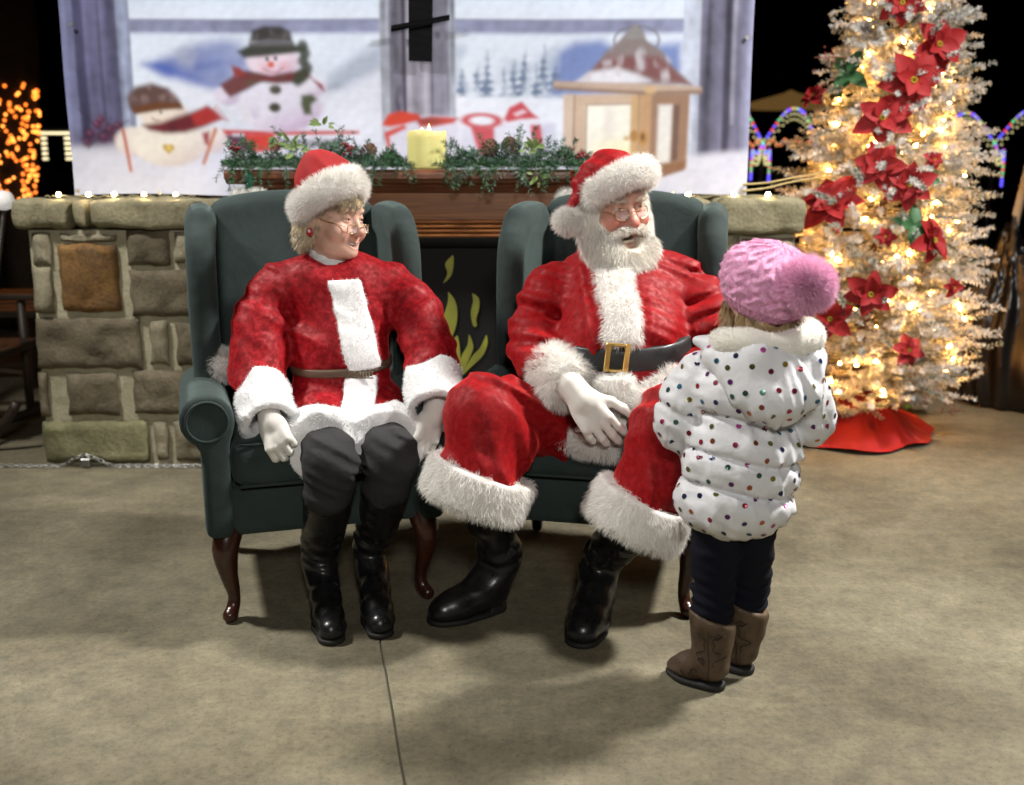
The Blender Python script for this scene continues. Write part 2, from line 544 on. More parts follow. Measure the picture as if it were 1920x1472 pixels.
# ================================================================== STONE FIREPLACE
YF = 4.45
fp = empty('stone_fireplace', (W(768, 868, YF)[0], YF, 0), 'low outdoor fireplace wall of rough tan sandstone blocks with pale mortar', 'fireplace')
def fx(px, py=600): return W(px, py, YF)[0]
def fz(py): return W(900, py, YF)[2]
zc = fz(432)
MB().box(((fx(66) + fx(462)) / 2, YF + .26, zc / 2), ((fx(462) - fx(66)) / 2, .245, zc / 2)).build('mortar_core', M['mortar'], fp)
MB().box(((fx(1075) + fx(1484)) / 2, YF + .26, zc / 2), ((fx(1484) - fx(1075)) / 2, .245, zc / 2)).build('mortar_core', M['mortar'], fp)
chim = MB(); chim.box(((fx(462) + fx(1075)) / 2, YF + .36, zc / 2), ((fx(1075) - fx(462)) / 2 + .01, .14, zc / 2)); chim.build('firebox_back', M['black'], fp)
rs = np.random.RandomState(4)
def stone(rect, m, proud=.015, depth=.08, rnd=.005, name='stone'):
    x0, z1 = W(rect[0], rect[1], YF)[[0, 2]]; x1, z0 = W(rect[2], rect[3], YF)[[0, 2]]
    z0 = max(z0, .004)
    nx, nz = max(5, int((x1 - x0) / .02)), max(5, int((z1 - z0) / .02))
    u, w = np.meshgrid(np.linspace(0, 1, nx + 1), np.linspace(0, 1, nz + 1), indexing='ij')
    ex = np.minimum(u, 1 - u) * (x1 - x0); ez = np.minimum(w, 1 - w) * (z1 - z0)
    e = np.minimum(ex, ez)
    g = noise3(rs.randint(9999), 45, 3)
    P = np.stack([x0 + u * (x1 - x0), np.zeros_like(u), z0 + w * (z1 - z0)], -1)
    b = g(P.reshape(-1, 3)).reshape(u.shape)
    out = proud * (1 - np.exp(-e / rnd)) + .009 * b * np.minimum(e / .012, 1)
    wob = noise3(rs.randint(9999), 60, 2)(P.reshape(-1, 3)).reshape(u.shape)
    edge = (e < 1e-6)
    P[..., 0] += np.where(edge, wob * .005, 0); P[..., 2] += np.where(edge, wob[::-1] * .005, 0)
    P[..., 1] = YF - out
    P[..., 2] = np.maximum(P[..., 2], .003)
    V = P.reshape(-1, 3); n = len(V)
    id_ = np.arange(n).reshape(nx + 1, nz + 1)
    F = [(id_[i, j], id_[i + 1, j], id_[i + 1, j + 1], id_[i, j + 1]) for i in range(nx) for j in range(nz)]
    rim = list(id_[:, 0]) + list(id_[-1, 1:]) + list(id_[-2::-1, -1]) + list(id_[0, -2:0:-1])
    Vb = V[rim].copy(); Vb[:, 1] = YF + depth
    V = np.vstack([V, Vb])
    for i in range(len(rim)):
        k = (i + 1) % len(rim)
        F.append((rim[k], rim[i], n + i, n + k))
    return put(name, V, F, m, fp)
T, Bn, Rst, Gn, Cp = 'stone_tan', 'stone_brown', 'stone_rust', 'stone_green', 'stone_cap'
for rect, mm in [((59, 436, 97, 496), T), ((60, 501, 100, 588), T), ((112, 440, 216, 453), T), ((108, 458, 226, 584), Rst),
                 ((236, 433, 319, 497), Bn), ((326, 435, 372, 492), T), ((242, 507, 385, 592), Bn), ((376, 435, 460, 500), T),
                 ((66, 597, 268, 690), Bn), ((279, 603, 318, 684), T), ((329, 605, 384, 686), Bn), ((390, 605, 460, 690), T),
                 ((70, 700, 94, 782), Bn), ((124, 701, 224, 778), Bn), ((247, 696, 384, 776), Bn), ((390, 600, 460, 776), T),
                 ((80, 791, 280, 867), Gn), ((289, 791, 317, 862), T), ((326, 790, 392, 864), T), ((398, 790, 460, 866), Bn),
                 ((1080, 436, 1200, 520), Bn), ((1206, 436, 1384, 520), T), ((1391, 447, 1486, 512), T), ((1080, 526, 1300, 600), T), ((1306, 519, 1484, 604), Bn),
                 ((1080, 606, 1180, 690), T), ((1186, 606, 1380, 690), Bn), ((1388, 611, 1438, 690), T), ((1445, 611, 1484, 690), Bn),
                 ((1080, 696, 1280, 780), Bn), ((1286, 697, 1482, 782), Gn), ((1080, 788, 1190, 866), T), ((1196, 788, 1372, 866), Gn), ((1379, 790, 1480, 867), Bn)]:
    stone(rect, M[mm])
# capstones: thick, rounded and overhanging
def capstone(px0, px1, top, bot, over=.045, dep=.56):
    x0, x1 = fx(px0, 400), fx(px1, 400); z1, z0 = fz(top), fz(bot) + .002
    c = np.array([(x0 + x1) / 2, YF - over + dep / 2, (z0 + z1) / 2]); h = np.array([(x1 - x0) / 2 - .002, dep / 2, (z1 - z0) / 2])
    g = noise3(rs.randint(999), 30, 3)
    f = disp(rbox(c, h, .03), lambda P: .008 * g(P) - .004)
    V, F = sdf_mesh(f, c - h - .03, c + h + .03, .02)
    V[:, 2] = np.minimum(V[:, 2], z1)
    return put('capstone', V, F, M['stone_cap'], fp)
for a in [(24, 136, 371, 431), (139, 166, 372, 430), (169, 378, 371, 432), (381, 470, 372, 432), (1066, 1236, 372, 432), (1239, 1340, 371, 430), (1344, 1511, 369, 440)]:
    capstone(*a)

# painted fire board in the firebox
YB = 4.40
fb = empty('fire_board', (W(860, 700, YB)[0], YB, 0), 'black board with yellow painted flame cut-outs standing in the firebox', 'fire board')
bx0, bx1 = W(560, 600, YB)[0], W(1000, 600, YB)[0]
MB().box(((bx0 + bx1) / 2, YB, .47), ((bx1 - bx0) / 2, .006, .468)).build('board', M['black'], fb)
def flame(pts, y=YB - .0095):
    P = curve([pts[-1]] + pts + [pts[0]], len(pts) * 5)[5:]
    q = [W(a, b, y) for a, b in P]
    n = len(q)
    V = [(p[0], y - .003, p[2]) for p in q] + [(p[0], y + .003, p[2]) for p in q]
    F = [tuple(range(n))] + [(i, (i + 1) % n, n + (i + 1) % n, n + i) for i in range(n)]
    o = put('flame', V, F, M['flame_paint'], fb, smooth=False); fix_normals(o)
for pts in [[(849, 478), (850, 500), (845, 518), (831, 531), (839, 513), (835, 494)],
            [(840, 547), (855, 568), (857, 600), (850, 626), (838, 648), (820, 650), (815, 625), (823, 608), (834, 585), (840, 565)],
            [(885, 550), (898, 560), (898, 580), (893, 597), (894, 611), (887, 610), (883, 586), (887, 565)],
            [(856, 629), (862, 652), (863, 701), (848, 704), (838, 690), (838, 656)],
            [(879, 627), (887, 646), (885, 660), (866, 701), (864, 672), (876, 648)],
            [(911, 629), (914, 644), (905, 667), (883, 688), (867, 703), (884, 670), (900, 652)],
            [(786, 549), (803, 565), (809, 590), (800, 640), (785, 660), (770, 620), (788, 585)]]:
    flame(pts)

# mantel
YM = 4.2
mx0, mx1 = W(420, 330, YM)[0], W(1116, 330, YM)[0]
mt = empty('mantel', ((mx0 + mx1) / 2, YM + .15, 0), 'stained brown wooden fireplace mantel with moulded shelf and reeded lower edge', 'mantel')
def extrude(prof, x0, x1, name, m, parent):
    n = len(prof)
    V = [(x0, y, z) for y, z in prof] + [(x1, y, z) for y, z in prof]
    F = [tuple(range(n)), tuple(range(n, 2 * n))] + [(i, (i + 1) % n, n + (i + 1) % n, n + i) for i in range(n)]
    o = put(name, V, F, m, parent, smooth=False); fix_normals(o); return o
zt, zs = W(768, 318, YM)[2], W(768, 346, YM)[2]
rr = [(YM + .012 + .016 * math.cos(a), zt - .018 + .018 * math.sin(a)) for a in np.linspace(math.pi / 2, math.pi, 5)]
extrude([(YM + .3, zt)] + rr + [(YM - .004, zt - .034), (YM + .012, zt - .04), (YM + .02, zt - .05), (YM + .04, zs), (YM + .3, zs)], mx0, mx1, 'shelf', M['mantel_dark'], mt)
bx0, bx1 = W(475, 380, YM + .08)[0], W(1061, 380, YM + .08)[0]
z_a, z_b, z_c = zs, W(768, 362, YM + .06)[2], W(768, 446, YM + .08)[2]
extrude([(YM + .3, z_a - .001), (YM + .045, z_a - .001), (YM + .05, z_a - .012), (YM + .075, z_b), (YM + .3, z_b)], bx0 - .02, bx1 + .02, 'bed_moulding', M['mantel_dark'], mt)
zr = W(768, 412, YM + .08)[2]
extrude([(YM + .3, z_b - .001), (YM + .08, z_b - .001), (YM + .08, zr), (YM + .3, zr)], bx0, bx1, 'frieze_board', M['mantel'], mt)
hh = (zr - z_c) / 4
for i in range(4):
    zc_ = zr - (i + .5) * hh
    extrude([(YM + .3, zc_ + hh * .48)] + [(YM + .082 - .010 * math.cos(a), zc_ + hh * .42 * math.sin(a)) for a in np.linspace(math.pi / 2, -math.pi / 2, 7)] + [(YM + .3, zc_ - hh * .48)], bx0, bx1, 'reed', M['mantel'], mt)
for s in (0, 1):
    xa = bx0 if s == 0 else bx1 - .1
    MB().box((xa + .05, YM + .17, z_c / 2 - .001), (.05, .07, z_c / 2 - .002), bev=.006).build('jamb', M['mantel_dark'], mt)

# ================================================================== PRINTED BANNER
def paint_banner():
    """flat print: one colour per vertex of a fine grid, drawn in the coordinates of the print"""
    NX, NY = 760, 235
    px = np.linspace(118, 1414, NX); py = np.linspace(-70, 366, NY)
    X, Y = np.meshgrid(px, py, indexing='ij')
    P3 = np.stack([X / 100, Y / 100, np.zeros_like(X)], -1).reshape(-1, 3)
    def nz(seed, s, o=3): return noise3(seed, s, o)(P3).reshape(X.shape)
    C = np.zeros(X.shape + (3,))
    def lin(c): c = np.array(c, float) / 255; return np.where(c < .04045, c / 12.92, ((c + .055) / 1.055) ** 2.4)
    def lay(mask, c):
        c = lin(c) if not isinstance(c, np.ndarray) else c
        C[:] = C * (1 - mask[..., None]) + mask[..., None] * c
    def sm(d, w=2.5):
        t = np.clip(.5 - d / (3.4 * w), 0, 1); return t * t * (3 - 2 * t)
    def rect(x0, y0, x1, y1, w=1.5): return sm(np.maximum(np.maximum(x0 - X, X - x1), np.maximum(y0 - Y, Y - y1)), w)
    def el(cx, cy, rx, ry, w=2.5, a=0):
        c, s = math.cos(a), math.sin(a); u = (X - cx) * c + (Y - cy) * s; v = -(X - cx) * s + (Y - cy) * c
        return sm((np.sqrt((u / rx) ** 2 + (v / ry) ** 2) - 1) * min(rx, ry), w)
    def poly(pts, w=2.0):
        d = np.full(X.shape, 1e9); ins = np.zeros(X.shape, bool); n = len(pts)
        for i in range(n):
            (ax, ay), (bx, by) = pts[i], pts[(i + 1) % n]
            ex, ey = bx - ax, by - ay; L = ex * ex + ey * ey + 1e-9
            t = np.clip(((X - ax) * ex + (Y - ay) * ey) / L, 0, 1)
            d = np.minimum(d, np.hypot(X - ax - t * ex, Y - ay - t * ey))
            cond = ((ay > Y) != (by > Y)) & (X < (bx - ax) * (Y - ay) / (by - ay + 1e-9) + ax)
            ins ^= cond
        return sm(np.where(ins, -d, d), w)
    def line(pts, wd, w=1.2):
        d = np.full(X.shape, 1e9)
        for (ax, ay), (bx, by) in zip(pts[:-1], pts[1:]):
            ex, ey = bx - ax, by - ay; L = ex * ex + ey * ey + 1e-9
            t = np.clip(((X - ax) * ex + (Y - ay) * ey) / L, 0, 1)
            d = np.minimum(d, np.hypot(X - ax - t * ex, Y - ay - t * ey))
        return sm(d - wd, w)
    n1, n2, n3 = nz(1, 1.3), nz(2, 5, 3), nz(3, 16, 2)
    C[:] = lin((232, 238, 246))
    lay(np.clip((30 - Y) / 60, 0, 1) * .6, (205, 222, 240))
    # distant view: blue ridges, grey slopes, firs
    lay(poly([(268, 120), (300, 112), (372, 82), (420, 72), (452, 76), (480, 120), (468, 172), (420, 178), (372, 168), (320, 150), (282, 128)], 9) * (.8 + .2 * n2), (96, 112, 176))
    lay(poly([(330, 95), (352, 88), (372, 100), (360, 128), (338, 120)], 6) * .7, (176, 180, 196))
    lay(poly([(270, 124), (300, 116), (350, 140), (410, 165), (400, 178), (340, 160)], 6) * .6, (72, 98, 186))
    lay(poly([(620, 140), (660, 112), (722, 78), (722, 130), (690, 150), (640, 172), (612, 178)], 9) * .75, (168, 176, 192))
    lay(el(640, 165, 60, 6, 5) * np.clip(.5 + n3, 0, 1) * .6, (128, 138, 158))
    lay(poly([(1034, 180), (1050, 96), (1080, 78), (1130, 74), (1160, 90), (1280, 80), (1284, 130), (1260, 180)], 8) * .9, (104, 126, 184))
    lay(rect(856, 86, 1050, 178, 8) * np.clip(.25 + .5 * n2, 0, .7), (150, 166, 190))
    for k, (tx, th) in enumerate([(872, 50), (898, 62), (917, 86), (948, 60), (968, 70), (988, 90), (1010, 62), (1025, 98), (1046, 70)]):
        yy = 180 - th; wd = np.clip((Y - yy) / th, 0, 1) * (11 + 3 * (k % 3))
        m = sm(np.abs(X - tx + 3 * n3) - wd * (.75 + .35 * np.sin(Y * .45 + k)), 3) * (Y > yy - 2) * (Y < 182)
        lay(m * np.clip(.62 + .5 * n3, .15, .9), (92, 112, 142))
    lay(rect(250, 176, 722, 300, 12), (236, 238, 246)); lay(rect(856, 182, 1292, 320, 6), (240, 242, 248))
    lay(poly([(250, 176), (330, 150), (430, 178), (620, 178), (722, 132), (722, 240), (250, 240)], 9), (236, 238, 246))
    lay(np.clip(n1, 0, 1) * rect(250, 190, 1292, 300, 10) * .25, (205, 210, 228))
    # window bars
    g = .85 + .1 * n3 + .1 * n2
    def wood(m, c): lay(m, lin(c)[None, None] * g[..., None])
    for x0, x1 in ((246, 732), (846, 1296)):
        wood(rect(x0, 36, x1, 63, 2), (158, 160, 188)); lay(rect(x0, 60, x1, 66, 1.5) * .8, (200, 206, 224)); lay(rect(x0, 36, x1, 39, 1) * .6, (120, 122, 150))
    sx = noise3(11, 1.0, 3)(np.stack([X / 7, Y / 160, 0 * X], -1).reshape(-1, 3)).reshape(X.shape)
    def frame(x0, x1, c, yb):
        m = rect(x0, -90, x1, yb, 1.5)
        cg = lin(c) * .72 + lin(c).mean() * .28
        lay(m, cg[None, None] * .8 * (1 + .42 * sx + .15 * n3)[..., None])
    frame(110, 247, (106, 102, 146), 285); frame(118, 142, (128, 130, 176), 285); frame(222, 247, (168, 178, 212), 250); frame(142, 160, (74, 70, 112), 270); frame(186, 192, (84, 78, 112), 245)
    frame(716, 732, (214, 218, 232), 300); frame(732, 846, (162, 156, 178), 300); frame(757, 765, (74, 66, 86), 235); frame(765, 811, (186, 180, 196), 300); frame(811, 814, (92, 84, 104), 240); frame(846, 857, (206, 212, 228), 300)
    crack = np.clip((noise3(21, 1.0, 3)(np.stack([X / 9, Y / 26, 0 * X], -1).reshape(-1, 3)).reshape(X.shape) - .35) * 4, 0, 1)
    lay(crack * (rect(733, 60, 756, 230) + rect(815, 60, 845, 220)) * .7, (70, 62, 82))
    frame(1284, 1316, (200, 206, 224), 300); frame(1316, 1420, (128, 122, 152), 318); frame(1362, 1374, (84, 76, 104), 300); frame(1376, 1384, (170, 166, 186), 235); frame(1396, 1420, (150, 148, 180), 318)
    # snow on the sill
    lay(sm(272 + 6 * n1 - Y, 6) * (X < 460), (222, 222, 234)); lay(sm(292 + 5 * n1 + np.clip((X - 1300) * -.1, -9, 40) - Y, 6) * (X > 1180), (222, 220, 230))
    lay(rect(440, 268, 1200, 380, 8), (224, 224, 234)); lay(np.clip(n2, 0, 1) * (Y > 285) * .2, (186, 188, 212))
    # berries and twigs by the left frame
    for cx, cy, r in ((172, 235, 9), (195, 245, 11), (212, 238, 9), (158, 252, 9), (182, 258, 12), (206, 262, 10), (228, 252, 8), (180, 226, 8), (150, 268, 8)):
        lay(el(cx, cy, r, r, 2.5) * .85, (92, 42, 66)); lay(el(cx - 3, cy - 3, r * .3, r * .3, 1.5) * .6, (170, 110, 130))
    lay(el(188, 264, 60, 16, 10) * .5, (74, 46, 74))
    for pts in ([(140, 205), (170, 240), (225, 262)], [(136, 262), (180, 250), (232, 228)], [(150, 280), (190, 240), (200, 220)]): lay(line(pts, 1.1) * .8, (58, 44, 62))
    # sledge
    lay(poly([(410, 242), (672, 246), (672, 252), (410, 252)]), (206, 66, 62)); lay(poly([(414, 252), (456, 252), (470, 282), (430, 280)]), (96, 60, 80))
    lay(poly([(452, 250), (516, 250), (520, 280), (462, 284)]), (214, 70, 60)); lay(rect(430, 249, 452, 254), (220, 220, 232)); lay(rect(510, 253, 590, 258), (232, 230, 240)); lay(rect(520, 260, 640, 276, 3) * .6, (120, 96, 120))
    # tall snowman
    def ball(cx, cy, rx, ry, c, sh, w=3):
        m = el(cx, cy, rx, ry, w); d = np.clip(((X - cx) / rx * .55 + (Y - cy) / ry * .75) * .9, 0, 1)
        lay(m, lin(c)[None, None] * (1 - d)[..., None] + lin(sh)[None, None] * d[..., None])
    ball(522, 200, 84, 46, (240, 234, 244), (196, 166, 196)); lay(np.clip(n3 - .2, 0, 1) * el(500, 225, 70, 22, 8) * .4, (180, 150, 190))
    ball(424, 178, 24, 18, (234, 222, 236), (196, 176, 204)); ball(584, 162, 30, 20, (244, 238, 246), (206, 180, 204)); 
    lay(poly([(412, 158), (440, 140), (478, 138), (496, 150), (452, 172), (430, 182), (420, 172)], 3), (118, 66, 66)); lay(poly([(440, 150), (470, 142), (488, 150), (446, 170)], 3) * np.clip(.6 + n3, 0, 1), (92, 92, 62)); lay(poly([(585, 146), (606, 158), (610, 172), (602, 166)], 2), (158, 60, 76))
    ball(514, 114, 50, 31, (246, 226, 234), (214, 176, 196))
    lay(el(500, 124, 12, 8, 4) * .5, (238, 170, 180)); lay(el(536, 122, 10, 8, 4) * .5, (238, 170, 180))
    lay(el(511, 120, 6.5, 5.5, 1.5), (226, 96, 60)); lay(el(504, 110, 3.4, 4, 1.2), (62, 48, 48)); lay(el(520, 109, 3.4, 4, 1.2), (62, 48, 48)); lay(line([(496, 128), (508, 134), (522, 134), (534, 126)], 1.0), (168, 84, 84))
    lay(poly([(440, 130), (470, 132), (510, 140), (560, 132), (580, 128), (586, 144), (560, 154), (520, 156), (488, 152), (450, 146)], 3), (118, 52, 56)); lay(np.clip(.3 + n3, 0, 1) * poly([(446, 132), (510, 142), (576, 132), (570, 150), (500, 152)], 3) * .7, (88, 92, 66)); lay(poly([(436, 122), (452, 126), (462, 140), (440, 144)], 3), (152, 62, 58))
    lay(poly([(472, 78), (478, 56), (500, 48), (532, 49), (550, 58), (554, 80)], 3), (58, 54, 52)); lay(poly([(470, 80), (510, 72), (556, 78), (556, 88), (510, 84), (470, 90)], 2), (112, 108, 112)); lay(poly([(448, 96), (466, 86), (512, 82), (560, 84), (580, 88), (574, 98), (530, 102), (490, 106), (460, 108)], 3), (62, 64, 54)); lay(np.clip(n3, 0, 1) * el(512, 62, 46, 16, 4) * .5, (130, 126, 128))
    for cx, cy, r in ((572, 86, 10), (576, 100, 10), (572, 114, 10), (578, 128, 11), (568, 142, 12), (560, 150, 10)): lay(el(cx, cy, r, r * 1.1, 3) * .92, (64, 68, 52))
    lay(el(517, 167, 11.5, 8.5, 2), (74, 72, 56)); lay(el(514, 200, 11.5, 9, 2), (74, 72, 56)); lay(el(515, 165, 6, 4, 2) * .5, (110, 106, 88))
    lay(poly([(566, 178), (586, 176), (596, 186), (584, 196), (584, 214), (570, 214), (564, 196)], 3), (84, 92, 62)); 
    # small snowman
    ball(238, 268, 36, 28, (240, 228, 220), (204, 186, 196)); ball(392, 262, 26, 24, (238, 226, 220), (204, 186, 196))
    ball(306, 268, 72, 46, (246, 238, 224), (206, 188, 186)); ball(300, 214, 48, 28, (242, 228, 210), (214, 190, 180))
    lay(poly([(236, 204), (232, 184), (250, 164), (282, 157), (314, 166), (334, 188), (338, 204), (300, 206), (262, 212), (246, 214)], 4), (98, 72, 66)); lay(np.clip(n3, 0, 1) * el(284, 178, 44, 18, 6) * .6, (176, 150, 146)); lay(poly([(240, 204), (290, 194), (336, 194), (338, 204), (290, 208), (246, 216)], 2), (110, 66, 38))
    lay(poly([(258, 236), (292, 232), (320, 222), (350, 212), (388, 200), (400, 212), (408, 222), (372, 240), (340, 250), (300, 252), (270, 246)], 4), (110, 36, 44)); lay(poly([(352, 216), (384, 198), (396, 206), (412, 222), (380, 234), (360, 236)], 3), (176, 52, 50)); lay(np.clip(.2 + n3, 0, 1) * poly([(300, 236), (345, 215), (350, 240), (310, 250)], 3) * .7, (64, 34, 40))
    for k in range(6): lay(line([(392 + k, 208 + 2 * k), (404 + 4 * k, 196 + 6 * k)], 1.0) * .8, (188, 62, 56))
    lay(el(296, 212, 2.4, 3, 1), (60, 46, 44)); lay(line([(278, 222), (284, 228), (292, 228)], .9), (150, 84, 80)); lay(poly([(372, 250), (386, 246), (384, 274), (376, 270)], 3), (158, 58, 68))
    lay(line([(220, 246), (229, 322)], 3.2, 1.5), (196, 108, 84)); lay(line([(398, 242), (372, 306)], 3.2, 1.5), (196, 118, 84))
    lay(np.maximum(el(301, 278, 6.5, 6, 1.5), np.maximum(el(311, 278, 6.5, 6, 1.5), poly([(295, 280), (317, 280), (306, 291)], 1.5))), (202, 168, 70)); lay(el(306, 279, 3, 3, 1), (236, 214, 130))
    # gifts with red bows
    lay(poly([(722, 238), (800, 218), (862, 222), (866, 290), (724, 290)], 4), (226, 222, 234)); lay(poly([(866, 240), (1040, 226), (1046, 292), (866, 292)], 4), (224, 222, 234)); lay(poly([(1016, 236), (1048, 230), (1046, 292), (1018, 292)], 3) * .7, (206, 206, 224))
    lay(poly([(716, 236), (728, 216), (752, 210), (786, 216), (792, 226), (756, 236), (730, 240)], 2), (220, 72, 50)); lay(poly([(782, 226), (810, 220), (862, 222), (852, 232), (812, 240), (788, 240)], 2), (206, 76, 66)); lay(el(806, 229, 22, 6, 3) * .8, (136, 62, 54)); lay(poly([(720, 250), (758, 236), (764, 242), (730, 258), (732, 280), (726, 280)], 2), (216, 76, 60))
    lay(sm(np.abs(np.hypot((X - 906) / 38, (Y - 226) / 14) - .82) * 14 - 3.2, 2), (204, 70, 76)); lay(poly([(948, 222), (958, 200), (982, 188), (1000, 208), (1016, 220), (980, 222), (955, 228)], 2), (206, 74, 84)); lay(poly([(966, 212), (984, 204), (992, 208), (972, 216)], 2) * .9, (240, 226, 232)); lay(poly([(884, 236), (930, 238), (930, 290), (900, 290)], 3), (206, 84, 92)); lay(poly([(998, 232), (1018, 232), (1024, 276), (1004, 278)], 2), (206, 84, 96)); lay(poly([(932, 240), (996, 232), (1000, 290), (932, 290)], 3), (232, 230, 240))
    # lantern
    lay(sm(np.abs(np.hypot((X - 1197) / 42, (Y - 76) / 27) - 1) * 30 - 1.3, 1.2) * (Y < 92), (112, 108, 108))
    lay(poly([(1092, 152), (1118, 126), (1138, 98), (1166, 74), (1182, 56), (1194, 44), (1208, 56), (1216, 76), (1246, 96), (1264, 124), (1304, 160)], 2.5), (142, 128, 124)); lay(poly([(1104, 144), (1128, 116), (1150, 104), (1240, 106), (1268, 130), (1300, 160), (1230, 150), (1180, 130), (1130, 130)], 5), (132, 84, 82)); lay(poly([(1084, 152), (1112, 134), (1160, 128), (1196, 138), (1226, 152), (1200, 158), (1090, 156)], 4), (232, 228, 232)); lay(np.clip(n3 - .1, 0, 1) * poly([(1092, 152), (1166, 74), (1246, 96), (1300, 160)], 4) * .8, (214, 206, 208)); lay(poly([(1180, 60), (1194, 45), (1208, 60), (1212, 74), (1176, 74)], 2), (150, 144, 140))
    lay(poly([(1062, 176), (1300, 176), (1298, 318), (1216, 338), (1062, 300)], 2), (206, 178, 152))
    lay(poly([(1104, 196), (1190, 196), (1188, 300), (1104, 300)], 3), (250, 244, 226)); lay(poly([(1138, 196), (1158, 196), (1158, 262), (1138, 268)], 6) * .5, (216, 206, 196)); lay(el(1165, 290, 40, 24, 14) * .6, (252, 236, 168))
    lay(poly([(1062, 176), (1082, 176), (1080, 300), (1062, 300)], 2), (214, 190, 168)); lay(line([(1082, 178), (1080, 300)], 1.2), (134, 106, 90)); lay(line([(1105, 196), (1104, 300)], 1.2), (146, 118, 98)); lay(line([(1104, 195), (1192, 195)], 1.2), (150, 122, 100)); lay(poly([(1190, 180), (1204, 180), (1204, 318), (1190, 314)], 2), (206, 168, 118)); lay(line([(1205, 178), (1205, 330)], 1.2), (150, 110, 76)); lay(poly([(1207, 178), (1228, 178), (1226, 334), (1207, 334)], 2), (196, 154, 112))
    lay(poly([(1228, 178), (1300, 178), (1296, 318), (1226, 334)], 2), (158, 122, 96)); lay(poly([(1242, 198), (1268, 198), (1266, 306), (1240, 310)], 3), (232, 226, 216)); lay(poly([(1270, 198), (1282, 198), (1280, 302), (1268, 306)], 2), (116, 88, 76))
    lay(poly([(1206, 318), (1296, 304), (1294, 322), (1236, 340), (1206, 334)], 2), (146, 104, 74)); lay(poly([(1042, 150), (1240, 158), (1322, 164), (1322, 174), (1226, 176), (1042, 162)], 2), (196, 170, 148)); lay(poly([(1042, 160), (1226, 172), (1322, 170), (1322, 178), (1226, 180), (1046, 166)], 1.5), (150, 122, 102)); lay(el(1225, 170, 10, 7, 3), (216, 178, 128))
    lay(el(1196, 256, 8, 11, 1.5), (176, 128, 70)); lay(el(1214, 260, 9, 14, 1.5), (190, 140, 78)); lay(el(1182, 260, 5, 4, 1.5), (206, 164, 96)); lay(el(1213, 258, 4, 7, 1.5), (116, 78, 44))
    lay(np.clip(n1 * .5, 0, 1) * (Y > 318) * (X > 1210) * .4, (180, 172, 184))
    C *= (.9 + .03 * nz(31, 40, 2) + .05 * nz(32, 2.2, 3))[..., None]
    C *= np.array([.92, .97, 1.08])
    k = np.exp(-.5 * (np.arange(-4, 5) / 1.1) ** 2); k /= k.sum()
    for ax in (0, 1):
        Cp_ = np.pad(C, [(4, 4) if a == ax else (0, 0) for a in range(3)], mode='edge')
        C = sum(k[i] * np.take(Cp_, np.arange(i, i + C.shape[ax]), axis=ax) for i in range(9))
    C *= (1 + .022 * nz(33, 28, 3) + .03 * nz(34, 4, 3))[..., None]
    return px, py, np.clip(C, 0, 1)
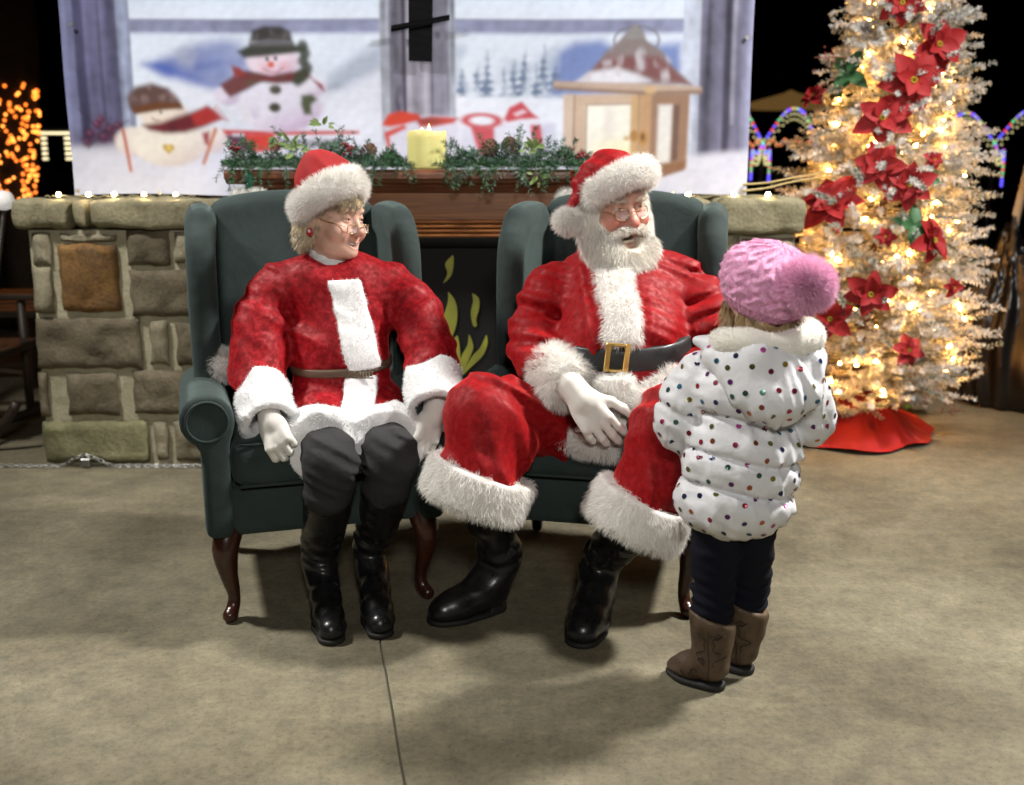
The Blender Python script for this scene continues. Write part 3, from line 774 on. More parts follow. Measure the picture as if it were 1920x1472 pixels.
def build_banner():
    px, py, C = paint_banner()
    YBn = 4.62
    xl, xr = W(143, 364, YBn)[0], W(1393, 364, YBn)[0]
    za, zb = W(760, -70, YBn)[2], W(760, 365, YBn)[2]
    U, Vv = np.meshgrid((px - px[0]) / (px[-1] - px[0]), (py - py[0]) / (py[-1] - py[0]), indexing='ij')
    # the print is laid out with the sheet's own width and drop; the sheet waves a little and sags between its ties
    X = xl - .012 + U * (xr - xl + .024)
    # drop: the rows of the print follow the height on the sheet
    rows = np.array([W(760, q, YBn)[2] for q in py]); Z = np.broadcast_to(rows, X.shape).copy()
    Yy = YBn + .012 * np.sin(U * 9 + 1) * (.3 + Vv) + .006 * np.sin(U * 31) * Vv + .004 * np.sin(Vv * 9 + U * 4)
    Z += .006 * np.sin(U * np.pi * 5) * Vv
    V = np.stack([X, Yy, Z], -1).reshape(-1, 3)
    nx, ny = X.shape
    i = np.arange(nx * ny).reshape(nx, ny)
    F = np.stack([i[:-1, :-1].ravel(), i[:-1, 1:].ravel(), i[1:, 1:].ravel(), i[1:, :-1].ravel()], 1)
    m = mat('printed vinyl', (.8, .8, .8), .5, spec=.3); link(m, vcol(m), 'Base Color')
    b = empty('banner', ((xl + xr) / 2, YBn, zb), 'printed winter window banner with snowmen and lantern behind the mantel', 'banner')
    put('sheet', V, F, m, b, col=C.reshape(-1, 3))
    back = V.copy(); back[:, 1] += .0025
    st = 10
    ii = np.ix_(list(range(0, nx, st)) + [nx - 1], list(range(0, ny, st)) + [ny - 1])
    bv = back.reshape(nx, ny, 3)[ii]; a, c = bv.shape[:2]; k = np.arange(a * c).reshape(a, c)
    put('backing', bv.reshape(-1, 3) + [0, .004, 0], np.stack([k[:-1, :-1].ravel(), k[1:, :-1].ravel(), k[1:, 1:].ravel(), k[:-1, 1:].ravel()], 1), mat('vinyl back', (.5, .5, .5), .6), b)
    gm = mat('grommet', (.6, .6, .58), .35, metal=1)
    for gx, gy in ((132, 46), (146, 358), (1401, 70), (1390, 358), (300, 362), (1262, 362)):
        p = W(gx, gy, YBn - .012); MB().lathe([(.004, 0), (.009, 0), (.009, .003), (.004, .003)], p, 12, Rx(math.pi / 2)).build('grommet', gm, b)
    # pipe frame that carries it, and the black tape over the middle bar
    pipe = mat('dark pipe', (.02, .02, .022), .5)
    s = empty('banner_stand', ((xl + xr) / 2, YBn + .1, 0), 'dark pipe stand carrying the printed winter banner', 'banner stand')
    for x in (xl + .15, xr - .15): MB().tube([(x, YBn + .44, 0), (x, YBn + .44, 2.5)], .022, 10).build('pole', pipe, s, True)
    MB().tube([(xl - .05, YBn + .44, 2.5), (xr + .05, YBn + .44, 2.5)], .022, 10).build('crossbar', pipe, s, True)
    tp = mat('black tape', (.005, .005, .006), .9, spec=.1)
    y = YBn - .05
    t = empty('black_tape', W(788, 60, y), 'black tape strips crossed over the window bar printed on the banner', 'tape')
    def strip(p, name, dy):
        q = [W(a, b_, y + dy) for a, b_ in p]; n = 12
        rows = []
        for i_ in range(n + 1):
            f = i_ / n; l_ = q[0] * (1 - f) + q[3] * f; r_ = q[1] * (1 - f) + q[2] * f
            w_ = .004 * math.sin(f * 9); rows += [l_ + [0, w_, 0], r_ + [0, -w_ * .5, 0]]
        V_ = np.array(rows); V_ = np.vstack([V_, V_ + [0, .003, 0]]); k_ = len(rows)
        F_ = []
        for i_ in range(n):
            a_ = 2 * i_; F_ += [(a_, a_ + 1, a_ + 3, a_ + 2), (k_ + a_, k_ + a_ + 2, k_ + a_ + 3, k_ + a_ + 1), (a_, a_ + 2, k_ + a_ + 2, k_ + a_), (a_ + 1, k_ + a_ + 1, k_ + a_ + 3, a_ + 3)]
        F_ += [(0, k_, k_ + 1, 1), (2 * n, 2 * n + 1, k_ + 2 * n + 1, k_ + 2 * n)]
        o = put(name, V_, F_, tp, t, smooth=False); fix_normals(o)
    strip([(766, -60), (812, -60), (810, 116), (766, 114)], 'tape_strip', .008)
    strip([(733, 48), (733, 60), (843, 37), (843, 26)][:1] + [(843, 27), (843, 38), (733, 60)], 'tape_strip', -.004)
build_banner()
# ================================================================== PAVILION ROOF AND ITS LAMPS (over and behind the camera)
m = M['roof_wood'] = mat('roof boards', (.16, .1, .055), .8)
M['post'] = mat('steel post', (.05, .045, .04), .6)
pv = empty('pavilion', (0, 2, 0), 'open pavilion roof on steel posts over the concrete floor', 'pavilion')
rf = MB(); rf.box((0, 2.0, 4.42), (6.6, 5.6, .06)); rf.build('roof', M['roof_wood'], pv)
for y in (-2.6, .2, 3.2, 6.4): MB().box((0, y, 4.28), (6.5, .07, .079)).build('beam', M['post'], pv)
for x in (-5.9, 5.9):
    for y in (-3.2, 6.9): MB().box((x, y, 2.18), (.08, .08, 2.178)).build('post', M['post'], pv)
def pendant(loc, power, label, size=.55, aim=None, flood=False, color=(1.0, .965, .91)):
    x, y, z = loc
    t = empty('pendant_lamp', (x, y, z - .12), label, 'lamp', 'pavilion lamps')
    MB().lathe([(.05, .16), (.07, .15), (.09, .1), (size * .55, -.02), (size * .56, -.03), (size * .545, -.028), (.08, .09), (.045, .145)], (x, y, z), 28).build('shade', mat('enamel', (.7, .7, .68), .4), t, True)
    MB().tube([(x, y, z + .15), (x, y, 4.355)], .008, 6).build('cord', M['post'], t)
    if not flood:
        l = bpy.data.lights.new('lamp_light', 'AREA'); l.shape = 'DISK'; l.size = size; l.spread = math.radians(125)
    if flood:                                # aimed at the set
        l = bpy.data.lights.new('lamp_light', 'SPOT'); l.spot_size = math.radians(60); l.spot_blend = 1.0; l.shadow_soft_size = size * .4
    l.energy = power; l.color = color
    o = bpy.data.objects.new('lamp_light', l); COL.objects.link(o); o.parent = t
    o.location = (0, 0, .12 - .035)
    if aim is not None:
        d = np.array(aim, float) - np.array([x, y, z])
        o.rotation_euler = Vector(d).to_track_quat('-Z', 'Y').to_euler()
LAMPS = [((2.5, 3.15, 3.7), 165, 'enamel pendant lamp over the decorated tree side of the pavilion', .4, (.45, 2.7, .2), False),
         ((-2.7, 3.0, 3.7), 88, 'enamel pendant lamp over the stone pier side of the pavilion', .4, (-.5, 3.0, .2), False),
         ((.3, -1.5, 2.75), 405, 'wide enamel pendant lamp over the open front of the pavilion', .8, (.05, 3.5, 1.0), True)]
for a in LAMPS: pendant(*a)

# ================================================================== THINGS ON THE MANTEL
NEED = mat('pine needles', (.05, .12, .06), .6)
link(NEED, vcol(NEED), 'Base Color')
def needles(stem, n, L, wd, rng, spread=.9, base=(.04, .1, .05), vary=.4, tipw=0.0, flat=False):
    """blades set round a stem (array of points)"""
    S = np.asarray(stem); m_ = len(S)
    t = rng.uniform(0, m_ - 1.001, n); i = t.astype(int); f = (t - i)[:, None]
    p = S[i] * (1 - f) + S[i + 1] * f
    d = S[i + 1] - S[i]; d /= np.linalg.norm(d, axis=1, keepdims=True) + 1e-9
    r = rng.normal(size=(n, 3)); r -= d * (r * d).sum(1, keepdims=True); r /= np.linalg.norm(r, axis=1, keepdims=True)
    q = d * (1 - spread * .55) + r * spread; q /= np.linalg.norm(q, axis=1, keepdims=True)
    tap = 1 - .45 * (t / (m_ - 1))[:, None]
    l_ = L * rng.uniform(.7, 1.15, (n, 1)) * tap
    s = np.cross(q, rng.normal(size=(n, 3))); s /= np.linalg.norm(s, axis=1, keepdims=True); s *= wd / 2
    V = np.stack([p - s, p + s, p + q * l_ * .6 + s * .9, p + q * l_ * .6 - s * .9, p + q * l_], 1).reshape(-1, 3)
    b = (np.arange(n) * 5)[:, None]
    F = np.concatenate([b + [[0, 1, 2]], b + [[0, 2, 3]], b + [[3, 2, 4]]])
    c = np.array(base)[None] * (1 + vary * rng.uniform(-1, 1, (n, 1)))
    c = np.repeat(c[:, None], 5, 1)
    c[:, 2:] = c[:, 2:] * (1 - tipw) + tipw * np.array([.75, .76, .74])
    return V, F, c.reshape(-1, 3)
class Leafy:
    def __init__(s): s.V, s.F, s.C, s.n = [], [], [], 0
    def add(s, V, F, C): s.V.append(V); s.F.append(np.asarray(F) + s.n); s.C.append(C); s.n += len(V)
    def build(s, name, m_, parent, **kw): return put(name, np.concatenate(s.V), np.concatenate(s.F), m_, parent, False, col=np.concatenate(s.C), **kw)
BROWN = mat('pine cone', (.12, .07, .04), .8); BERRY = mat('berry', (.25, .02, .03), .35)
LEAF = mat('sprig leaf', (.2, .3, .09), .5)
def leaf_mesh(name, L, wd, m_, fold=.25, curl=.15, n=5):
    V, F = [], []
    for i in range(n + 1):
        t = i / n; w_ = wd * math.sin(math.pi * min(t * .92 + .06, 1)) ** .8 * (1 - .25 * t)
        if i == n: w_ = wd * .03
        z = -curl * L * t * t
        V += [(-w_ / 2, t * L, z + fold * w_), (0, t * L, z), (w_ / 2, t * L, z + fold * w_)]
    for i in range(n):
        a = 3 * i; F += [(a, a + 1, a + 4, a + 3), (a + 1, a + 2, a + 5, a + 4)]
    V = np.array(V, float)
    k = len(V); V = np.vstack([V, V - [0, 0, .0008]]); F = F + [tuple(k + j for j in f[::-1]) for f in F]
    me = mesh_data(name, V, F); me.materials.append(m_); return me
SPRIG_LEAF = leaf_mesh('leaf', .028, .014, LEAF)
def set_mat(o, loc, R, s=1.0):
    """place a child by matrix; loc in world space"""
    M4 = np.eye(4); M4[:3, :3] = R * s; M4[:3, 3] = np.asarray(loc) - ORG[o.parent.name]
    o.matrix_local = Matrix(M4.tolist())
def garland(x0, x1, seed, label, extra):
    rng = np.random.RandomState(seed)
    zb = zt + .004
    g = empty('garland', ((x0 + x1) / 2, YM + .1, zb), label, 'garland', 'garlands on the mantel shelf')
    L = Leafy()
    N = int((x1 - x0) / .0036)
    for i in range(N):
        u = (i + .5) / N; x = x0 + u * (x1 - x0)
        env = .55 + .45 * math.sin(math.pi * min(1, u * 1.15 + .04)) 
        up = rng.uniform(.0, 1.0) ** 1.3
        hang = rng.rand() < .14
        p0 = np.array([x, YM + rng.uniform(.03, .13), zb + .015 + .01 * rng.rand()])
        d = np.array([rng.normal() * .75, rng.uniform(-.6, .25), up * 1.05])
        if hang: p0[1] = YM + .005; d = np.array([rng.normal() * .4, -.45, -.35])
        d /= np.linalg.norm(d); ln = rng.uniform(.07, .18) * env
        p2 = p0 + d * ln; p1 = (p0 + p2) / 2 + [0, 0, .012]
        if i % 5 < 2 and not hang:
            p0 = np.array([x, YM + rng.uniform(-.005, .05), zb + .008]); p2 = p0 + np.array([rng.normal() * .05, rng.uniform(-.03, .02), rng.uniform(.0, .02)]); p1 = (p0 + p2) / 2 + [0, 0, .006]
        if hang: p2[2] -= .03; p1[1] -= .02; p2[1] = min(p2[1], YM - .03)
        st = curve([p0, p1, p2], 6)
        st[:, 2] = np.where(st[:, 1] > YM - .008, np.maximum(st[:, 2], zb + .004), st[:, 2])
        b_ = [(.03, .09, .045), (.05, .135, .065), (.065, .15, .09), (.03, .095, .03)][rng.randint(4)]
        L.add(*needles(st, 74, .030, .0024, rng, .85, b_, .45, tipw=.14 if rng.rand() < .3 else 0))
    L.build('pine_needles', NEED, g, kind='stuff')
    MB().tube(curve([(x0 + .02, YM + .08, zb + .012), ((x0 + x1) / 2, YM + .1, zb + .02), (x1 - .02, YM + .08, zb + .012)], 12), .006, 6).build('stem', BROWN, g)
    for kind, px, py, dy in extra:
        c = W(px, py, YM + dy)
        if kind == 'cone':
            b_ = Leafy(); ax = np.array([rng.uniform(-.5, .5), -.5, .5]); R = align(ax)
            for k in range(70):
                t = k / 70; a = k * 2.4; r = .021 * math.sin(math.pi * (.12 + .85 * t)) ** .7
                p = c + R @ np.array([r * math.cos(a), r * math.sin(a), (t - .5) * .06])
                o_ = R @ np.array([math.cos(a), math.sin(a), .5]); s_ = np.cross(o_, R[:, 2]); s_ /= np.linalg.norm(s_)
                e_ = p + o_ * .011
                V = np.array([p - s_ * .004, p + s_ * .004, e_ + s_ * .005, e_ - s_ * .005, e_ + R[:, 2] * .004])
                b_.add(V, np.array([[0, 1, 2], [0, 2, 3], [3, 2, 4]]), np.tile(np.array([.11, .06, .035]) * rng.uniform(.6, 1.8), (5, 1)))
            cm = mat('cone scales', (.1, .06, .03), .8); link(cm, vcol(cm), 'Base Color')
            b_.build('pine_cone', cm, g)
        elif kind == 'berry':
            b_ = MB()
            for k in range(14):
                q = c + rng.normal(size=3) * [.013, .008, .013]; b_.lathe([(.001, -.006), (.0052, -.003), (.006, 0), (.005, .004), (.001, .006)], q, 8)
            b_.build('berry_cluster', BERRY, g, True)
        elif kind == 'sprig':
            for k in range(9):
                a = rng.uniform(0, 6.28); d = np.array([math.cos(a), -.45, math.sin(a) * .8 + .2]); d /= np.linalg.norm(d)
                o = bpy.data.objects.new('leaf', SPRIG_LEAF); COL.objects.link(o); o.parent = g
                set_mat(o, c + d * rng.uniform(.0, .03), np.roll(align(d, (rng.normal(), rng.normal(), rng.normal())), 1, axis=1)[:, [0, 2, 1]] * np.array([1, 1, -1]) if False else np.stack([np.cross(d, [0, -1.0, .2]) / np.linalg.norm(np.cross(d, [0, -1.0, .2])), d, np.cross(np.cross(d, [0, -1.0, .2]) / np.linalg.norm(np.cross(d, [0, -1.0, .2])), d)], 1), rng.uniform(.8, 1.25))
    return g
gx = lambda px: W(px, 300, YM + .08)[0]
garland(gx(436), gx(762), 3, 'green pine garland with berries on the mantel shelf beside the candle, above green ribbon', [('berry', 652, 277, .02), ('sprig', 520, 262, .03), ('sprig', 560, 283, .01), ('sprig', 607, 235, .05), ('berry', 444, 280, .03), ('cone', 690, 285, .06), ('sprig', 545, 272, .02)])
garland(gx(836), gx(1116), 8, 'green pine garland with pine cones on the mantel shelf, reaching the red ribbon', [('cone', 920, 278, .03), ('cone', 955, 274, .05), ('sprig', 992, 284, .0), ('sprig', 1010, 330, -.03), ('sprig', 1000, 276, .02), ('berry', 1090, 290, .02)])
# candle
cc = W(801, 316, YM + .09); cc[2] = zt
cd = empty('candle', cc, 'fat pale yellow pillar candle with small lit flame on the mantel', 'candle')
WAX = mat('candle wax', (.72, .68, .27), .45, sss=.35, sss_rad=(.03, .02, .006))
ca = np.linspace(0, 2 * np.pi, 36, endpoint=False); rws = []
for r, z in [(.001, .001), (.076, .001), (.078, .01), (.077, .06), (.0775, .12), (.077, .141), (.073, .147), (.066, .145), (.058, .128), (.03, .122), (.001, .122)]:
    rws.append(np.stack([r * np.cos(ca), r * np.sin(ca), z + (.003 * np.sin(3 * ca + 1) if .135 < z else 0 * ca)], 1) + cc)
nr = len(rws); k = np.arange(nr * 36).reshape(nr, 36)
Vc = np.concatenate(rws); Fc = np.stack([k[:-1].ravel(), np.roll(k, -1, 1)[:-1].ravel(), np.roll(k, -1, 1)[1:].ravel(), k[1:].ravel()], 1)
fix_normals(put('wax', Vc, Fc, WAX, cd))
FLM = emit('candle flame', (1.0, .52, .12), 9)
for dx, s in ((-.016, .8), (.012, 1.15)):
    MB().lathe([(.0005, 0), (.005 * s, .006), (.0065 * s, .014), (.0045 * s, .026), (.0004, .04 * s)], cc + [dx, -.03, .128], 10).build('flame', FLM, cd, True)
MB().tube([cc + [0, 0, .121], cc + [.002, 0, .136]], .0015, 6).build('wick', M['black'], cd)

# stockings hung at the ends of the mantel
def stocking(px, m_, label, flip):
    y = YM - .012
    t = W(px, 346, y)
    s = empty('stocking', t - [0, 0, .3], label, 'stocking', 'stockings hung from the mantel')
    b = MB()
    pts = curve([W(px + 2, 322, y), W(px + 1, 340, y - .004), W(px + 3, 362, y + .002)], 9)
    for q in (0, 1): 
        d = np.array([.005 if q else -.005, 0, 0]); 
        for i in range(8): 
            mid = (pts[i] + pts[i + 1]) / 2 + d; h = abs(pts[i][2] - pts[i + 1][2]) / 2 + .0004; b.box(mid, (.0085 - .001 * (i % 2), .0014, h), Rz(.3 * math.sin(i)))
    b.box(W(px + 1, 316, YM + .02) + [0, .005, 0], (.014, .02, .0012))
    b.build('ribbon_loop', m_, s)
    c = W(px + 3, 372, y)
    f = su(.03, rbox(c - [0, 0, .0], (.06, .018, .035), .016), cap(c + [-.05, 0, -.01], c + [.05, 0, .0], .022))
    V, F = sdf_mesh(f, c - .12, c + .12, .008)
    put('fur_cuff', *join((V, F), strands(V, F, 1500, .016, .002, (0, 0, -.3), seed=px)), M['fur'], s)
    f = su(.04, cap(c + [0, 0, -.04], c + [0, 0, -.22], .052, .046), cap(c + [0, 0, -.22], c + [flip * .1, 0, -.27], .048, .042))
    g_ = lambda P: f(np.stack([P[:, 0], (P[:, 1] - c[1]) * 2.6 + c[1], P[:, 2]], 1)) * .6
    V, F = sdf_mesh(g_, c - [.2, .07, .36], c + [.2, .07, .05], .009)
    put('sock', V, F, m_, s)
# ================================================================== CLOTH, FUR AND SKIN
def translucent(m, c, f):
    n, l = nt(m); t = n.new('ShaderNodeBsdfTranslucent'); t.inputs[0].default_value = (*c, 1); x = n.new('ShaderNodeMixShader'); x.inputs[0].default_value = f
    l.new(bsdf(m).outputs[0], x.inputs[1]); l.new(t.outputs[0], x.inputs[2]); l.new(x.outputs[0], n['Material Output'].inputs[0])
M['fur'] = mat('white fur', (.9, .89, .86), .75, sheen=.2, sheen_r=.5)
translucent(M['fur'], (.9, .88, .84), .35)
M['plush'] = mat('white plush', (.82, .82, .83), .8, sheen=.4); bump(M['plush'], tex_noise(M['plush'], 160, 4), .35, .003)
def velvet(name, c, crushed, sc=26):
    m = mat(name, c, .45, sheen=.6, sheen_r=.3, sheen_t=(1, .08, .07), spec=.19)
    a = tex_noise(m, sc, 4, .6, dist=.35); b = tex_noise(m, sc * 5, 3)
    lo, hi = [tuple(x * k for x in c) for k in (1 - .55 * crushed, 1 + .5 * crushed)]
    link(m, ramp(m, a, [(.34, lo), (.5, c), (.68, (hi[0], hi[1] + .02 * crushed, hi[2] + .02 * crushed))]), 'Base Color')
    r = ramp(m, a, [(.38, (.7,) * 3), (.62, (.46,) * 3)]); link(m, r, 'Roughness')
    bump(m, a, .12 + .4 * (crushed > .8), .006); bump(m, b, .2, .003); bump(m, tex_noise(m, 500, 2), .25, .001)
    return m
M['velvet'] = velvet('red velvet', (.26, .0015, .004), .45, 55)
M['crushed'] = velvet('crushed red velvet', (.265, .0025, .007), .8, 58)
M['felt_red'] = mat('red felt', (.3, .002, .004), .8, sheen=.2, sheen_t=(1, .2, .2))
M['glove'] = mat('white glove knit', (.74, .72, .67), .75, sheen=.3); bump(M['glove'], tex_noise(M['glove'], 300, 3), .2, .001)
def leather(name, c, rough, sc=40):
    m = mat(name, c, rough, coat=.15, coat_r=.2)
    a = tex_noise(m, sc, 6, .6); b = tex_noise(m, 9, 4)
    link(m, ramp(m, a, [(.3, (rough - .08,) * 3), (.7, (rough + .16,) * 3)]), 'Roughness')
    bump(m, a, .2, .002); bump(m, b, .25, .008)
    return m
M['boot_black'] = leather('black leather', (.009, .009, .01), .3)
M['belt_black'] = leather('black belt leather', (.007, .007, .008), .5)
M['sole'] = mat('rubber sole', (.012, .011, .01), .7)
m = M['boot_brown'] = leather('tooled brown leather', (.11, .062, .03), .6); link(m, ramp(m, tex_noise(m, 30, 6), [(.3, (.045, .027, .014)), (.7, (.11, .068, .037))]), 'Base Color')
m = M['denim_black'] = mat('black denim', (.03, .03, .032), .9, spec=.25); bump(m, tex_noise(m, 400, 2), .25, .001); bump(m, tex_noise(m, 22, 4, dist=.8), .4, .01)
m = M['denim_navy'] = mat('navy denim', (.004, .005, .011), .9, spec=.2); bump(m, tex_noise(m, 400, 2), .25, .001)
m = M['upholstery'] = mat('dark teal upholstery', (.026, .05, .053), .85, sheen=.14, sheen_r=.4, sheen_t=(.6, .85, .8))
_w = tex_noise(m, 420, 2); bump(m, tex_noise(m, 14, 4, dist=.6), .3, .01); bump(m, _w, .6, .0016); link(m, ramp(m, tex_noise(m, 9, 4), [(.3, (.011, .022, .021)), (.7, (.021, .037, .035))]), 'Base Color')
M['gold'] = mat('brass', (.78, .52, .16), .22, metal=.8)
M['wire'] = mat('gold wire', (.72, .55, .3), .25, metal=1)
M['glass'] = mat('spectacle lens', (.9, .92, .95), .03, alpha=.10, spec=.8)
SKIN = mat('skin', (.6, .36, .27), .48, sss=.08, sss_rad=(.02, .008, .004)); 
_sn = tex_noise(SKIN, 120, 4); link(SKIN, mixc(SKIN, .3, vcol(SKIN), mixc(SKIN, 1.0, vcol(SKIN), ramp(SKIN, tex_noise(SKIN, 35, 4), [(.35, (.8, .7, .68)), (.65, (1.12, 1.08, 1.06))]), 'MULTIPLY')), 'Base Color'); bump(SKIN, tex_noise(SKIN, 55, 6, .7), .25, .004); bump(SKIN, tex_noise(SKIN, 320, 3), .3, .001)
EYEW = mat('eyeball', (.75, .73, .7), .15); link(EYEW, vcol(EYEW), 'Base Color')
TEETH = mat('teeth', (.72, .66, .52), .3)
HAIR = mat('blond hair', (.42, .33, .18), .5, sheen=.2); link(HAIR, vcol(HAIR), 'Base Color')
BEARD = mat('white beard', (.74, .7, .62), .65, sheen=.3); link(BEARD, vcol(BEARD), 'Base Color')

stocking(465, mat('green felt', (.01, .13, .075), .8), 'green ribboned stocking with white cuff hung from the mantel', 1)
stocking(1074, M['felt_red'], 'red ribboned stocking with white cuff hung from the mantel', -1)

# ================================================================== WING CHAIRS
def wingpath(pts, r):
    C = curve(pts, 22)
    return su(.004, *[cap(C[i], C[i + 1], r) for i in range(21)])
def chair_parts():
    out = []
    def piece(name, f, lo, hi, h=.011, m='upholstery', parent=None):
        V, F = sdf_mesh(f, lo, hi, h); V = relax(V, F, 1)
        out.append((name, V, F, m, parent))
    # seat rail and cushion
    piece('seat_rail', rbox((0, .29, .325), (.305, .29, .072), .02), (-.36, -.06, .2), (.36, .64, .45))
    def crown(P): return .018 * np.clip(1 - (P[:, 0] / .29) ** 2, 0, 1) * np.clip(1 - ((P[:, 1] - .24) / .3) ** 2, 0, 1) * (P[:, 2] > .46)
    _cw = noise3(6, 34, 2)
    cush = disp(rbox((0, .235, .463), (.262, .265, .065), .035), lambda P: crown(P) + .003 * _cw(P))
    piece('seat_cushion', cush, (-.33, -.08, .36), (.33, .55, .6))
    # back: leaning, arched top
    tilt = Rx(math.radians(-9))
    def back(P):
        q = (P - np.array([0, .575, .5], f32)) @ tilt.astype(f32)
        top = .70 - .05 * (np.abs(q[:, 0]) / .3) ** 2.4
        d = np.stack([np.abs(q[:, 0]) - .272, np.abs(q[:, 1]) - .06, np.abs(q[:, 2] - (top - .25) / 2 + .125 * 0) - (top + .25) / 2], 1) + .05
        return np.sqrt((np.maximum(d, 0) ** 2).sum(1)) + np.minimum(d.max(1), 0) - .05 - .02 * np.exp(-((q[:, 2] - .25) / .25) ** 2) * np.exp(-(q[:, 0] / .2) ** 2)
    piece('backrest', back, (-.4, .4, .2), (.4, .85, 1.3))
    for s in (-1, 1):
        w = su(.03, rbox((s * .296, .50, .88), (.03, .17, .27), .028),
               wingpath([(s * .300, .285, .6), (s * .304, .292, .8), (s * .304, .298, .97), (s * .302, .33, 1.06), (s * .298, .42, 1.105), (s * .292, .55, 1.11), (s * .285, .66, 1.09)], .043))
        piece('wing', w, (min(s * .26, s * .4) - .02, .2, .5), (max(s * .26, s * .4) + .02, .76, 1.22))
        a = inter(.012, su(.03, cap((s * .318, -.05, .595), (s * .322, .46, .6), .073, .066), rbox((s * .300, .26, .44), (.038, .30, .18), .025)), half((0, -.03, 0), (0, -1, 0)))
        out_a = len(out)
        piece('arm', a, (min(s * .2, s * .43), -.1, .22), (max(s * .2, s * .43), .62, .7))
        rg = [(s * .318 + .055 * math.cos(t), -.033, .595 + .055 * math.sin(t)) for t in np.linspace(0, 2 * math.pi, 25)]
        V, F = tube_geo(rg, .0045, 6, False); out.append(('piping', V, F, 'upholstery', out_a))
    # cushion piping
    for z in (.405, .522):
        pl = [(x, -.026, z) for x in np.linspace(-.24, .24, 9)]
        V, F = tube_geo(pl, .004, 6); out.append(('piping', V, F, 'upholstery', 1))
    for s in (-1, 1):
        x = s * .275
        lp = curve([(x, .035, .27), (x + s * .014, .016, .21), (x + s * .008, .02, .14), (x - s * .004, .03, .07), (x + s * .004, .02, .03), (x + s * .012, .006, .02)], 18); lr = np.interp(np.linspace(0, 5, 18), range(6), [.04, .036, .025, .0165, .019, .021])
        leg = su(.004, *[cap(lp[i], lp[i + 1], lr[i], lr[i + 1]) for i in range(17)])
        piece('leg', inter(.004, leg, half((0, 0, .001), (0, 0, -1))), (x - .09, -.06, -.02), (x + .09, .1, .32), .006, 'mahogany')
        leg = chain([(x, .56, .27), (x, .58, .15), (x + s * .01, .63, .02)], [.03, .026, .019], .01)
        piece('leg', inter(.004, leg, half((0, 0, .001), (0, 0, -1))), (x - .06, .5, -.02), (x + .08, .7, .32), .006, 'mahogany')
    return out
_cp = chair_parts()
def wing_chair(loc, rz, label):
    c = empty('wing_chair', loc, label, 'armchair', 'green wing chairs by the fireplace')
    R = Rz(rz); made = []
    for name, V, F, m_, par in _cp:
        o = put(name, np.asarray(V) @ R.T + np.array(loc), F, M[m_], c if par is None else made[par])
        made.append(o)
    return c
C1 = (np.array([-.525, 2.91, 0]), math.radians(17)); C2 = (np.array([.225, 2.925, 0]), math.radians(-13))
wing_chair(*C1, 'dark green wing chair holding the woman in black boots')
wing_chair(*C2, 'dark green wing chair holding the bearded man')
